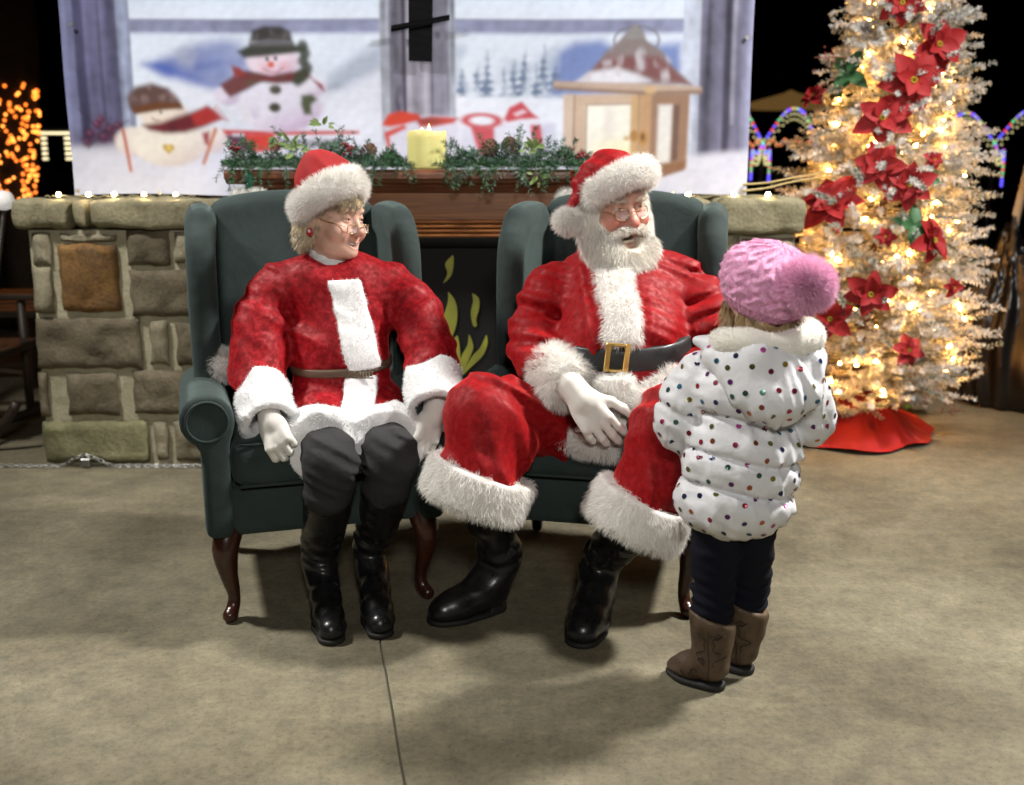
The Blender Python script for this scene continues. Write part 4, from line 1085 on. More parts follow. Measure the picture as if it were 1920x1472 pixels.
# ================================================================== DECORATED TREE
TX, TY = W(1596, 800, 5.05)[0], 5.05
def tree_axis(z): return np.array([TX + .062 * z, TY, z])
def tree_r(z): return np.interp(z, [.12, .3, .55, .9, 1.3, 1.7, 2.0, 2.5, 2.75], [.32, .45, .49, .43, .345, .26, .20, .09, .02])
def build_tree():
    rng = np.random.RandomState(12)
    t = empty('christmas_tree', (TX, TY, 0), 'tall frosted artificial Christmas tree glowing with warm lights', 'tree')
    MB().tube([(TX, TY, .0), tree_axis(1.3), tree_axis(2.7)], [.035, .028, .006], 10).build('trunk', BROWN, t, True)
    L = Leafy(); tips = []
    stems = MB()
    z = .2
    while z < 2.72:
        r = tree_r(z); nb = int(10 + r * 18); a0 = rng.uniform(0, 6.28)
        for i in range(nb):
            a = a0 + 6.283 * (i + rng.uniform(-.3, .3)) / nb
            zz = z + rng.uniform(-.05, .05); rr = r * rng.uniform(.82, 1.1)
            if math.sin(a) > .55 and rng.rand() < .5: continue
            o = np.array([math.cos(a), math.sin(a), 0])
            c0 = tree_axis(zz); e = c0 + o * rr + [0, 0, .10 * rr + rng.uniform(-.06, .05)]
            mid = c0 + o * rr * .55 + [0, 0, -.01]
            st = curve([c0, mid, e], 9); stems.tube(st[::2], [.005, .005, .004, .003, .002], 4)
            tan = np.cross(o, [0, 0, 1.0])
            for f, sd in ((1.0, 0), (.86, 1), (.86, -1), (.68, 1), (.68, -1), (.5, 1), (.5, -1)):
                p = st[int(f * 8)]
                d = o * (1 if sd == 0 else .65) + tan * sd * rng.uniform(.5, .9) + [0, 0, rng.uniform(-.25, .45)]
                d /= np.linalg.norm(d); ln = rng.uniform(.08, .145) * (.6 + .4 * min(1, r / .3))
                tip = p + d * ln + [0, 0, rng.uniform(-.02, .015)]
                s2 = curve([p - d * .02, p + d * ln * .5, tip], 6)
                frost = rng.uniform(.0, 1)
                base = np.array([.72, .73, .71]) if frost > .25 else (np.array([.33, .37, .32]) if frost > .12 else np.array([.08, .13, .07]))
                V, F, C = needles(s2, 76, .030, .0058, rng, .9, base, .18, tipw=.65)
                L.add(V, F, C); tips.append((tip, o))
        z += .060
    fm = mat('frosted needles', (.7, .7, .66), .7); link(fm, vcol(fm), 'Base Color')
    n, l = nt(fm); tr = n.new('ShaderNodeBsdfTranslucent'); l.new(vcol(fm), tr.inputs[0]); mx = n.new('ShaderNodeMixShader'); mx.inputs[0].default_value = .3
    l.new(bsdf(fm).outputs[0], mx.inputs[1]); l.new(tr.outputs[0], mx.inputs[2]); l.new(mx.outputs[0], n['Material Output'].inputs[0])
    L.build('crown', fm, t, kind='stuff')
    stems.build('branches', mat('frosted stems', (.4, .4, .35), .8), t, kind='stuff')
    # warm fairy lights
    s = empty('fairy_lights', (TX, TY, .3), 'string of warm white fairy lights wound through the frosted tree', 'string lights')
    bm = MB().lathe([(.0008, -.012), (.0042, -.009), (.0062, 0), (.005, .007), (.0008, .014)], (0, 0, 0), 8)
    me = mesh_data('bulb', np.concatenate(bm.V), bm.F); me.materials.append(emit('warm bulb', (1.0, .44, .10), 420))
    wire = []
    NB = 230
    for k in range(NB):
        zz = .22 + 2.42 * (k / NB); a = k * 2.399 * .42 + rng.uniform(-.3, .3)
        r = tree_r(zz) * rng.uniform(.6, .98)
        p = tree_axis(zz) + [r * math.cos(a), r * math.sin(a), rng.uniform(-.05, .05)]
        wire.append(p)
        inst('bulb', me, s, p, rot=(rng.uniform(0, 3), rng.uniform(0, 3), 0))
    MB().tube(curve(wire, NB * 3), .0016, 4).build('wire', mat('light wire', (.3, .3, .24), .5), s)
    return t
build_tree()
PET = mat('poinsettia red', (.33, .005, .007), .7, sheen=.25, sheen_t=(1, .2, .2)); bump(PET, tex_noise(PET, 60, 3), .3, .004)
n_, l_ = nt(PET)
GRL = mat('velvet green leaf', (.04, .13, .045), .55)
PETAL = leaf_mesh('petal', .075, .056, PET, .2, .22); PETAL_IN = leaf_mesh('petal', .052, .042, PET, .25, .1); GLEAF = leaf_mesh('leaf', .08, .05, GRL, .2, .2)
CEN = MB()
for k in range(7): CEN.lathe([(.0005, -.004), (.004, 0), (.0005, .006)], (.006 * math.cos(k * .9), .006 * math.sin(k * .9), .006), 6)
CENM = mesh_data('flower_centre', np.concatenate(CEN.V), CEN.F); CENM.materials.append(mat('flower stamens', (.55, .45, .05), .5))
rp = np.random.RandomState(77)
def on_tree(px, py, out=.015):
    Yg = 4.6
    for _ in range(8):
        p = W(px, py, Yg); r = tree_r(p[2]) + out; dx = p[0] - tree_axis(p[2])[0]
        Yg = TY - math.sqrt(max(r * r - dx * dx, (.2 * r) ** 2))
    p = W(px, py, Yg); c = tree_axis(p[2]); o = p - c; o[2] = 0
    return p, o / np.linalg.norm(o)
def flower(px, py, dia, label, m_out=PETAL, m_in=PETAL_IN, tilt=None, name='poinsettia', cat='artificial flower', grp='poinsettias on the tree'):
    p, o = on_tree(px, py)
    s = dia * 5.0 / 2000 / .150
    f = empty(name, p, label, cat, grp)
    n = o + np.array([0, -.5, .25]) + rp.normal(size=3) * .22; n /= np.linalg.norm(n)
    B = align(n, rp.normal(size=3))
    for ring, (me, k, el_, sc) in enumerate(((m_out, 6, .18, 1.0), (m_in, 5, .55, 1.0)) if m_in else ((m_out, 4, .2, 1.0),)):
        for i in range(k):
            a = 6.283 * (i + rp.uniform(-.18, .18)) / k + ring * .5
            d = B @ np.array([math.cos(a), math.sin(a), el_ + rp.uniform(-.25, .25)]); d /= np.linalg.norm(d)
            x = np.cross(d, n); x /= np.linalg.norm(x)
            ob = bpy.data.objects.new(me.name.split('.')[0], me); COL.objects.link(ob); ob.parent = f
            set_mat(ob, p + n * .004 * ring, np.stack([x, d, np.cross(x, d)], 1), s * sc * rp.uniform(.85, 1.1))
    if m_in:
        ob = bpy.data.objects.new('flower_centre', CENM); COL.objects.link(ob); ob.parent = f; set_mat(ob, p + n * .004, B, s)
for px, py, d, lb in [(1692, 6, 84, 'red velvet poinsettia near the cut-off top of the frosted tree'), (1758, 84, 100, 'big red poinsettia jutting from the tree edge against the black night'),
                  (1712, 152, 112, 'large red poinsettia high on the frosted tree'), (1655, 222, 104, 'red poinsettia just below the large high one on the tree'),
                  (1528, 182, 66, 'red poinsettia on the tree edge beside the banner'), (1650, 312, 92, 'red poinsettia in the middle of the tree, upper of a touching pair'),
                  (1705, 346, 92, 'red poinsettia in the middle of the tree, lower of a touching pair'), (1560, 382, 124, 'largest red poinsettia on the tree, next to the rounded capstone'),
                  (1748, 452, 90, 'red poinsettia beside green leaves halfway down the tree'), (1556, 598, 84, 'red poinsettia on the tree behind the pink pompom hat'),
                  (1632, 552, 92, 'red poinsettia low on the tree between frosted twigs'), (1704, 658, 62, 'small red poinsettia lowest on the frosted tree'),
                  (1752, 300, 40, 'tiny red poinsettia at the outer edge of the tree'), (1660, 444, 40, 'tiny red poinsettia deep among the frosted twigs'), (1788, 540, 40, 'tiny red poinsettia on the outer low twigs of the tree')]:
    flower(px, py, d, lb)
for px, py, d, lb in [(1592, 138, 84, 'spray of green velvet leaves high on the tree'), (1712, 424, 84, 'spray of green velvet leaves beside the halfway poinsettia'), (1735, 335, 50, 'small green leaf spray beside the touching poinsettia pair'), (1574, 168, 50, 'small green leaf spray under the high one')]:
    flower(px, py, d, lb, GLEAF, None, name='leaf_spray', cat='artificial leaves', grp='green leaf sprays on the tree')
def berry_pick(px, py, d, label, p=None):
    if p is None: p, _ = on_tree(px, py)
    b = MB()
    e = empty('berry_pick', p, label, 'berry pick')
    for k in range(26): b.lathe([(.0005, -.005), (.0045, 0), (.0005, .005)], p + rp.normal(size=3) * [d * .0016, .012, d * .0008] + [0, 0, .004], 7)
    b.build('berries', BERRY, e, True)
    MB().tube([p - [d * .003, 0, 0], p + [d * .003, 0, .004]], .0018, 5).build('stem', BROWN, e)
berry_pick(1562, 108, 28, 'dark red berry pick high on the tree above the leaf spray')
gp = G(1780, 778); gp[2] = .016
berry_pick(0, 0, 28, 'dark red berry pick lying on the floor beside the tree skirt', gp)
# leaves at the foot of the tree
gl = G(1712, 775); gl[2] = .05
fl_ = empty('leaf_spray', gl - [0, 0, .05], 'dark green leaves lying on the floor at the tree skirt edge', 'artificial leaves')
for k in range(9):
    a = k * .7; d = np.array([math.cos(a), math.sin(a) * .7, rp.uniform(-.1, .7)]); d /= np.linalg.norm(d)
    ob = bpy.data.objects.new('leaf', GLEAF); COL.objects.link(ob); ob.parent = fl_
    x = np.cross(d, [0, 0, 1.0]); x /= np.linalg.norm(x); set_mat(ob, gl + [0, 0, .012], np.stack([x, d, np.cross(x, d)], 1), 1.35)
# tree skirt: a heap of red velvet folds
def skirt():
    c = np.array([TX - .03, TY - .03, 0])
    a = np.linspace(0, 2 * np.pi, 120, endpoint=False); rr = np.linspace(0, 1, 34)
    A, R_ = np.meshgrid(a, rr, indexing='ij')
    rad = .05 + R_ * (.36 + .03 * np.sin(3 * A + .5) + .02 * np.sin(7 * A))
    fold = .5 + .5 * np.sin(11 * A + 2.2 * np.sin(2 * A) + 1.5 * R_)
    H = .26 * (1 - R_) ** 1.5 + .055 * fold * R_ * (1 - R_) * 2.4 + .012 + .02 * np.sin(5 * A + R_ * 9) * R_ * (1 - R_) * 2 + .012 * fold * R_
    V = np.stack([c[0] + rad * np.cos(A), c[1] + rad * np.sin(A) * .9, np.maximum(H, .006)], -1).reshape(-1, 3)
    k = np.arange(len(V)).reshape(120, 34)
    F = np.stack([k[:, :-1].ravel(), np.roll(k, -1, 0)[:, :-1].ravel(), np.roll(k, -1, 0)[:, 1:].ravel(), k[:, 1:].ravel()], 1)
    o = put('tree_skirt', V, F, M['felt_red'], loc=(c[0], c[1], 0)); fix_normals(o)
    tag(o, 'crumpled red cloth tree skirt spread on the concrete around the tree', 'tree skirt')
skirt()

# ================================================================== SMALL LIGHTS, CHAIN, ROPE AT THE WALL
bulbm = MB().lathe([(.001, -.014), (.006, -.010), (.009, 0), (.007, .008), (.001, .014)], (0, 0, 0), 10)
BULB = mesh_data('bulb', np.concatenate(bulbm.V), bulbm.F); BULB.materials.append(emit('ledge bulb', (1.0, .75, .42), 60))
def ledge_lights(pts, label):
    q = [W(a, b, YF - .005) for a, b in pts]; zc_ = fz(371)
    for p in q: p[2] = zc_ + .014
    s = empty('ledge_lights', q[0], label, 'string lights', 'light strings on the capstones')
    for p in q[1:-1]: inst('bulb', BULB, s, p, (1.3, 0, .4))
    w = []
    for i in range(len(q) - 1):
        for f in np.linspace(0, 1, 6)[:-1]: w.append(q[i] * (1 - f) + q[i + 1] * f + [0, .008 * math.sin(7 * f + i), -.008 + .005 * math.sin(12 * f)])
    MB().tube(np.array(w), .0025, 5).build('wire', mat('green wire', (.25, .23, .12), .6), s)
ledge_lights([(84, 368), (110, 366), (166, 368), (214, 369), (270, 366), (330, 369), (376, 369)], 'small warm lights lying on the capstones under the snowman end of the banner')
ledge_lights([(1240, 369), (1290, 368), (1376, 366), (1440, 362), (1490, 368)], 'small warm lights lying on the capstones next to the tree')
ROPE = mat('yellow rope', (.45, .36, .16), .8)
for a, b, lb in (((1394, 346), (1490, 333), 'upper yellow cord tying the banner towards the tree'), ((1394, 358), (1486, 341), 'lower yellow cord tying the banner towards the tree')):
    p, q = W(*a, 4.6), W(*b, 4.75)
    pts = curve([p, (p + q) / 2 - [0, 0, .006], q, q + [.25, .12, .03]], 14)
    tag(put('rope', *tube_geo(pts, .005, 6), ROPE, loc=p), lb, 'rope')
# chain with padlock along the foot of the wall
STEEL = mat('chain steel', (.45, .45, .43), .35, metal=1)
ch = empty('chain', (G(150, 872)[0], YF - .03, 0), 'thin steel chain lying along the foot of the stone wall', 'chain')
lk = torus((0, 0, 0), .011, .0032, sy=.62)
Vl, Fl = tube_geo([(.013 * math.cos(t), .0075 * math.sin(t), 0) for t in np.linspace(0, 2 * math.pi, 15)], .0026, 5, False)
LINK = mesh_data('link', Vl, Fl); LINK.materials.append(STEEL)
cp = curve([G(2, 872) , G(60, 874), G(110, 872), W(140, 860, YF - .035), W(160, 852, YF - .03), W(180, 860, YF - .035), G(230, 872), G(300, 870), G(372, 866), G(420, 866)], 400)
cp[:, 1] = np.minimum(cp[:, 1], YF - .032); cp[:, 2] = np.maximum(cp[:, 2], .009)
seg = np.r_[0, np.cumsum(np.linalg.norm(np.diff(cp, axis=0), axis=1))]
for i, sgm in enumerate(np.arange(0, seg[-1], .0205)):
    p = np.array([np.interp(sgm, seg, cp[:, k]) for k in range(3)]); q = np.array([np.interp(sgm + .01, seg, cp[:, k]) for k in range(3)])
    d = q - p; d = d / (np.linalg.norm(d) + 1e-9); y = np.cross([0, 0, 1.0], d); y /= np.linalg.norm(y); zz = np.cross(d, y)
    if i % 2: y, zz = (y + zz) * .707, (zz - y) * .707
    else: y, zz = (y - zz) * .707, (zz + y) * .707
    ob = bpy.data.objects.new('link', LINK); COL.objects.link(ob); ob.parent = ch; set_mat(ob, p, np.stack([d, y, zz], 1))
pk = W(161, 872, YF - .045); pk[2] = .027
pd = empty('padlock', pk - [0, 0, .027], 'small steel padlock on the chain by the wall', 'padlock')
MB().box(pk, (.02, .009, .018), bev=.004).build('body', mat('padlock body', (.3, .3, .3), .4, metal=1), pd)
MB().tube([pk + [.012 * math.cos(t), 0, .018 + .016 * math.sin(t)] for t in np.linspace(0, math.pi, 9)], .003, 6).build('shackle', STEEL, pd, True)

# ================================================================== BACKGROUND IN THE DARK
rb = np.random.RandomState(5)
def far_bulbs(me, name, root, pts, s=1.0):
    for p in pts: inst(name, me, root, p, scale=s)
def bulb_mesh(col, strength, r):
    ico = MB().lathe([(.001, -r), (r * .75, -r * .65), (r, 0), (r * .75, r * .65), (.001, r)], (0, 0, 0), 8)
    me = mesh_data('bulb', np.concatenate(ico.V), ico.F); me.materials.append(emit('bulb', col, strength)); return me
# tree trunk wrapped in amber lights
ac = W(20, 270, 9.0)
am = empty('lit_trunk', (ac[0], 9.0, -.09), 'tree trunk wrapped in a net of amber lights behind the wall', 'tree trunk')
BARK = stone_mat('dark bark', (.015, .011, .008), (.03, .022, .015), (.05, .036, .025))
def tr_r(z): return np.interp(z, [0, .9, 1.25, 1.7, 2.2], [.13, .14, .2, .25, .28])
zz_ = np.linspace(-.09, 2.6, 9); MB().tube([(ac[0], 9.0, z) for z in zz_], [tr_r(z) for z in zz_], 18).build('trunk', BARK, am, True)
AMB = [bulb_mesh((1.0, .2, .015), 2.2, .015), bulb_mesh((1.0, .3, .04), 3.2, .014)]
pts = []
for k in range(270):
    z = rb.uniform(1.0, 1.92); a = rb.uniform(-math.pi, 0); r = tr_r(z) + .012; pts.append((ac[0] + r * math.cos(a), 9.0 + r * math.sin(a), z))
for i, p in enumerate(pts): inst('bulb', AMB[i % 2], am, p)
# pale icicle lights on a far eave
ic = empty('icicle_lights', W(108, 245, 11.0), 'pale icicle lights hanging from a dark eave beyond the wall', 'string lights')
PALE = bulb_mesh((1.0, .86, .5), 1.4, .016)
e0, e1 = W(74, 244, 11.0), W(150, 244, 11.0)
MB().tube([e0 - [1.0, 0, 0], e1 + [.4, 0, 0]], .03, 6).build('eave', M['post'], ic)
for f in np.linspace(0, 1, 15):
    b_ = e0 * (1 - f) + e1 * f
    for k in range(1 + int(5 * (abs(f - .1) < .09 or abs(f - .75) < .12))): inst('bulb', PALE, ic, b_ - [0, .02, .03 + .05 * k])
# rocking chair, mostly out of the picture
DW = mat('dark wood', (.03, .02, .013), .5)
rc = empty('rocking_chair', (-2.62, 4.95, 0), 'dark wooden rocking chair with slatted back standing beyond the wall end', 'rocking chair')
for yy in (-.28, .28):
    MB().tube(curve([(-2.95, 4.95 + yy, .12), (-2.7, 4.95 + yy, .025), (-2.5, 4.95 + yy, .03), (-2.3, 4.95 + yy, .13), (-2.22, 4.95 + yy, .23)], 16), .022, 8).build('rocker', DW, rc, True)
    MB().tube([(-2.42, 4.95 + yy, .04), (-2.42, 4.95 + yy, .62)], .022, 8).build('leg', DW, rc, True)
    MB().tube([(-2.75, 4.95 + yy, .04), (-2.86, 4.95 + yy, 1.12)], .022, 8).build('back_post', DW, rc, True)
    MB().box((-2.58, 4.95 + yy, .64), (.24, .035, .014), bev=.005).build('armrest', DW, rc)
MB().box((-2.57, 4.95, .42), (.23, .27, .018), bev=.006).build('seat', DW, rc)
for k in range(5): MB().box((-2.785 - .018 * k, 4.95, .56 + .12 * k), (.01, .255, .035), Ry(-.1), bev=.004).build('slat', DW, rc)
# globe lamp on a slanting pole
gl_ = W(6, 376, 4.9)
lp = empty('globe_lamp', (gl_[0] - .12, 4.9, 0), 'white globe lamp on a slanting dark pole beyond the wall end', 'lamp')
f_ = W(-40, 800, 4.9); f_[2] = 0
MB().tube([f_, gl_ + [0, 0, -.04]], [.016, .012], 8).build('pole', DW, lp, True)
MB().lathe([(.005, -.045), (.035, -.035), (.05, 0), (.035, .035), (.005, .045)], gl_, 16).build('globe', mat('opal glass', (.9, .9, .9), .3, emit=.35, emit_c=(1, .97, .92)), lp, True)
# benches in the dark on the left
for k, (y, z) in enumerate(((6.2, .44), (6.6, .44), (7.0, .44))):
    t = empty('bench', (-3.3, y, 0), 'dark plank bench, %s in the row beyond the wall end' % ('nearest', 'middle', 'farthest')[k], 'bench', 'plank benches')
    for q in (-.09, .09): MB().box((-3.4, y + q, z), (.8, .075, .02), bev=.004).build('plank', DW, t)
    for x in (-4.0, -2.8): MB().box((x, y, z / 2 - .011), (.03, .14, z / 2 - .011)).build('leg', DW, t)
# light arches on the lawn
GRN, BLU, RED_, WHT = bulb_mesh((.03, 1.0, .4), .9, .015), bulb_mesh((.1, .08, 1.0), 1.6, .015), bulb_mesh((1.0, .03, .06), 1.2, .015), bulb_mesh((1.0, .9, .4), .75, .012)
CABLE = mat('dark cable', (.02, .02, .02), .7)
def light_palm(px, py, Y, label, spans):
    base = W(px, py, Y); g = np.array([base[0], Y, -.09])
    t = empty('light_palm', g, label, 'light display', 'lit palm arches on the lawn')
    MB().tube([g, base], .02, 8).build('stem', CABLE, t, True)
    cols = [GRN, BLU, WHT, RED_, BLU]
    for (sx, hx, drop) in spans:
        pts = curve([base, base + [sx * .45, 0, hx], base + [sx * .8, 0, hx * .85], base + [sx, 0, -drop * .25], base + [sx * 1.02, 0, -drop]], 46)
        MB().tube(pts[::2], .008, 5).build('frond', CABLE, t)
        for i, p in enumerate(pts):
            inst('bulb', cols[(i * 7 + i // 5) % 5], t, p + [0, -.01, 0])
            if i < 28 and i % 2: 
                for k in range(2): inst('bulb', WHT, t, p - [0, .01, .05 + .05 * k], scale=.9)
light_palm(1430, 268, 10.5, 'lit arches with coloured lights between the banner and the tree', [(-.42, .3, .28), (.5, .3, .1), (-.1, -.1, .34), (.07, -.1, .36)])
light_palm(1864, 268, 10.5, 'lit arches with coloured lights beside the white pole', [(-.5, .26, .3), (.55, .28, .45), (.1, -.1, .4)])
# far food stand; light on its roof is emission put into the material
sd = empty('market_stand', (W(1480, 300, 16)[0], 16, -.09), 'small far stand with flared glowing roof between banner and tree', 'stand')
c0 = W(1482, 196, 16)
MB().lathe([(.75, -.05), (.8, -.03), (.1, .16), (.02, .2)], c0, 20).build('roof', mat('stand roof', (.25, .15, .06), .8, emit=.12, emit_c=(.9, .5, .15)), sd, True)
for dx in (-.6, .6): MB().box((c0[0] + dx, 16, (c0[2] - .14) / 2), (.03, .03, (c0[2] + .04) / 2)).build('post', M['post'], sd)
MB().box((c0[0], 16, .55), (.62, .3, .02)).build('counter', M['mantel'], sd)
STB = bulb_mesh((1.0, .3, .1), 1.2, .025)
for k in range(16): inst('bulb', STB, sd, W(1404 + k * 7.5, 268 + 5 * math.sin(k * 1.9), 15.6))
# pole and black sheeting on the right
pl = empty('white_pole', G(1868, 742), 'slanting white pole with red band beside the black sheeting', 'pole')
p0, p1 = W(1868, 560, 5.9), W(1932, 300, 5.9); d = p1 - p0; g0 = p0 - d * (p0[2] / d[2])
MB().tube([g0, p1 + d * .4], .024, 12).build('shaft', mat('white pvc', (.55, .53, .46), .5), pl, True)
f = .42; MB().tube([p0 + d * (f - .018), p0 + d * (f + .018)], .0255, 12).build('band', mat('red tape', (.45, .05, .03), .5), pl, True)
def sheeting():
    c = W(1872, 640, 5.7); base = G(1880, 745); 
    g = noise3(8, 7, 3)
    top = np.array([c[0] + .02, 5.7, 1.0])
    f = su(.1, cap(top, (c[0] + .03, 5.7, .45), .03, .2), cap((c[0] + .03, 5.7, .45), (c[0] + .12, 5.7, .16), .22, .3), cap((c[0] - .02, 5.68, .1), (c[0] + .5, 5.68, .1), .14, .14))
    def fold(P): 
        a = np.arctan2(P[:, 1] - 5.7, P[:, 0] - c[0]); return .02 * np.sin(a * 13 + 2 * np.sin(P[:, 2] * 5)) + .025 * g(P)
    ff = inter(.01, disp(f, fold), half((0, 0, .003), (0, 0, -1)))
    V, F = sdf_mesh(ff, (c[0] - .5, 5.2, -.03), (c[0] + .85, 6.2, 1.1), .02)
    o = put('plastic_sheeting', V, F, mat('black plastic', (.008, .008, .009), .28), loc=(c[0], 5.7, 0))
    tag(o, 'heap of black plastic sheeting gathered up at the white pole', 'plastic sheeting')
sheeting()
# dark hedge closing the view
HG = Leafy(); 
def hedge():
    t = empty('hedge', (0, 22, -.09), 'dark hedge far behind the pavilion lawn', 'hedge')
    n = 9000
    p = np.stack([rb.uniform(-16, 16, n), 22 + rb.normal(0, .35, n), rb.uniform(-.05, 1.7, n) ], 1)
    p[:, 2] *= .8 + .2 * np.sin(p[:, 0] * .9) + .1 * np.sin(p[:, 0] * 2.7)
    d = rb.normal(size=(n, 3)) * .1; e = rb.normal(size=(n, 3)) * .07
    V = np.stack([p - d, p + e, p + d, p - e], 1).reshape(-1, 3); k = (np.arange(n) * 4)[:, None]
    put('foliage', V, np.concatenate([k + [[0, 1, 2, 3]]]), mat('hedge leaves', (.012, .018, .008), .9), t, False, kind='stuff')
    MB().box((0, 22.2, .55), (15.5, .15, .62)).build('stems', DW, t)
hedge()
# ================================================================== PEOPLE: TOOLS
def folds(seed, dirv, freq, amp, along=.25, mask=None):
    d = np.asarray(dirv, float); d /= np.linalg.norm(d)
    S = (along * np.eye(3) + (1 - along) * np.outer(d, d)).astype(f32)
    n = noise3(seed, freq * 3.6, 1); lo_ = noise3(seed + 1, freq * .9, 1)
    def g(P):
        v = amp * (1.0 - 2.6 * (np.sqrt(np.minimum(n(P @ S) ** 2, 1.0) + .012) - .1)) * np.clip(.75 + .6 * lo_(P), .15, 1.3)
        return v if mask is None else v * mask(P)
    return g
def near(f, w): return lambda P: np.clip(1 - f(P) / w, 0, 1)
def addf(*gs): return lambda P: sum(g(P) for g in gs)
def pathcap(pts, rad, n=10, k=.006):
    C = curve(pts, n); t = np.linspace(0, len(pts) - 1, n); r = np.interp(t, np.arange(len(pts)), rad)
    return su(k, *[cap(C[i], C[i + 1], r[i], r[i + 1]) for i in range(n - 1)])
def slabf(p, n, w):
    p, n = np.asarray(p, f32), np.asarray(n, f32); n = n / np.linalg.norm(n)
    return lambda P: np.abs((P - p) @ n) - w
def off(f, t): return lambda P: f(P) - t
def xf(f, c, R, s=1.0):
    c, R = np.asarray(c, f32), np.asarray(R, f32)
    return lambda P: f(((P - c) @ R) / s) * s
def head_f(kind):
    """head, face towards -y, eyes at z = 0, origin between the ears"""
    o = kind == 'man'
    f = su(.03, ell((0, .018, .03), (.077, .096, .088)), ell((0, -.03, -.032), (.064, .062, .078)), ell((0, -.036, -.082), (.05, .048, .036)))
    f = su(.02, f, ell((0, -.076, -.1), (.024, .02, .018)), ell((.042, -.058, -.036), (.026, .026, .026)), ell((-.042, -.058, -.036), (.026, .026, .026)), ell((0, -.078, .026), (.05, .018, .014)))
    if o: f = su(.015, f, ell((.045, -.064, -.034), (.026, .026, .022)), ell((-.045, -.064, -.034), (.026, .026, .022)))
    f = sub(.012, f, ell((.031, -.104, .002), (.018, .018, .0115)), ell((-.031, -.104, .002), (.018, .018, .0115)))
    w = 1.2 if o else 1.0
    f = su(.012, f, cap((0, -.084, .012), (0, -.104, -.028), .008 * w, .011 * w), ell((0, -.108, -.036), (.0135 * w, .014 * w, .0115 * w)))
    f = su(.006, f, ell((.013 * w, -.097, -.041), (.0085, .011, .0085)), ell((-.013 * w, -.097, -.041), (.0085, .011, .0085)))
    if kind == 'woman': f = su(.02, f, ell((0, -.028, -.088), (.06, .046, .034)), ell((.046, -.062, -.040), (.024, .024, .022)), ell((-.046, -.062, -.040), (.024, .024, .022)))
    # lids: a ball with a slit
    for s in (-1, 1):
        f = su(.004, f, sub(.002, sph((s * .031, -.0755, .001), .0155), rbox((s * .031, -.096, -.001), (.0118, .02, .0031 if o else .0026), .0022)))
    # lips and mouth
    if o: f = su(.006, f, ell((0, -.094, -.0655), (.022, .008, .0052)), ell((0, -.091, -.0865), (.02, .0085, .006)))
    else: f = su(.005, f, pathcap([(-.027, -.079, -.0635), (-.013, -.092, -.0685), (0, -.096, -.070), (.013, -.092, -.0685), (.027, -.079, -.0635)], [.003, .0045, .0048, .0045, .003], 9), pathcap([(-.026, -.078, -.0655), (-.013, -.088, -.080), (0, -.091, -.0845), (.013, -.088, -.080), (.026, -.078, -.0655)], [.003, .005, .0056, .005, .003], 9))
    if o: f = sub(.004, f, ell((0, -.092, -.080), (.020, .03, .0125)))
    else: f = sub(.003, f, *[pathcap([(-.0235, -.083 + dy, -.0648), (-.012, -.092 + dy, -.0735), (0, -.096 + dy, -.0765), (.012, -.092 + dy, -.0735), (.0235, -.083 + dy, -.0648)], [.0015, .0040, .0048, .0040, .0015], 9) for dy in (-.008, 0, .008)])
    for s in (-1, 1):
        f = su(.008, f, ell((s * .079, .012, -.008), (.009, .019, .031), Rz(-s * .35)))
        f = sub(.006, f, ell((s * .088, .006, -.004), (.005, .010, .018)))
    return f
def head_cols(Q, kind):
    """head colours at head-local points, darker round the eyes and inside the mouth"""
    def g(c, r): return np.exp(-(((Q - np.array(c)) / np.array(r)) ** 2).sum(1))[:, None]
    man = kind == 'man'
    base = np.array([.62, .36, .27]) if man else np.array([.68, .43, .33])
    C = np.tile(base, (len(Q), 1))
    red = np.array([.55, .15, .11]) if man else np.array([.56, .24, .18])
    a = g((.045, -.085, -.032), (.03, .05, .025)) + g((-.045, -.085, -.032), (.03, .05, .025)) + g((0, -.115, -.036), (.018, .022, .016))
    a = np.clip(a, 0, 1) * (.75 if man else .5)
    C = C * (1 - a) + red * a
    lip = np.clip(g((0, -.1, -.0735 if not man else -.078), (.024, .03, .0125 if not man else .017)) * 1.6 - .5, 0, 1) * (.85 if not man else .55)
    C = C * (1 - lip) + np.array([.42, .13, .12]) * lip
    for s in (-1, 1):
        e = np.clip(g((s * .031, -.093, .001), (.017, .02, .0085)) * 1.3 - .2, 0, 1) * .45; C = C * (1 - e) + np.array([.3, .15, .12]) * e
        b = np.clip(g((s * .033, -.093, .0195), (.021, .03, .0045)) * 1.5 - .4, 0, 1) * .6
        C = C * (1 - b) + (np.array([.5, .42, .34]) if man else np.array([.3, .2, .12])) * b
    mo = np.clip(g((0, -.08, -.080 if man else -.0745), (.019, .022, .012 if man else .006)) * 2.4 - .6, 0, 1); C = C * (1 - mo) + np.array([.07, .015, .015]) * mo
    return C
def eyes(parent, c, R, s, look=(0, 0)):
    for sd in (-1, 1):
        n = 18; rows = []; cols = []
        ths = [0, .12, .22, .34, .44, .5, .8, 1.2, 1.57]
        for t in ths:
            for j in range(n):
                a = 6.283 * j / n; rows.append((math.sin(t) * math.cos(a), -math.cos(t), math.sin(t) * math.sin(a)))
                cols.append((.008, .008, .008) if t < .25 else ((.06, .075, .09) if t < .46 else (.52, .46, .42)))
        V = np.array(rows) * .0128; V = V @ Rz(look[0]).T @ Rx(look[1]).T
        V = (V + [sd * .031, -.0752, .0005]) * s @ R.T + c
        k = np.arange(len(V)).reshape(len(ths), n)
        F = np.stack([k[:-1].ravel(), np.roll(k, -1, 1)[:-1].ravel(), np.roll(k, -1, 1)[1:].ravel(), k[1:].ravel()], 1)
        fix_normals(put('eyeball', V, F, EYEW, parent, col=np.array(cols)))
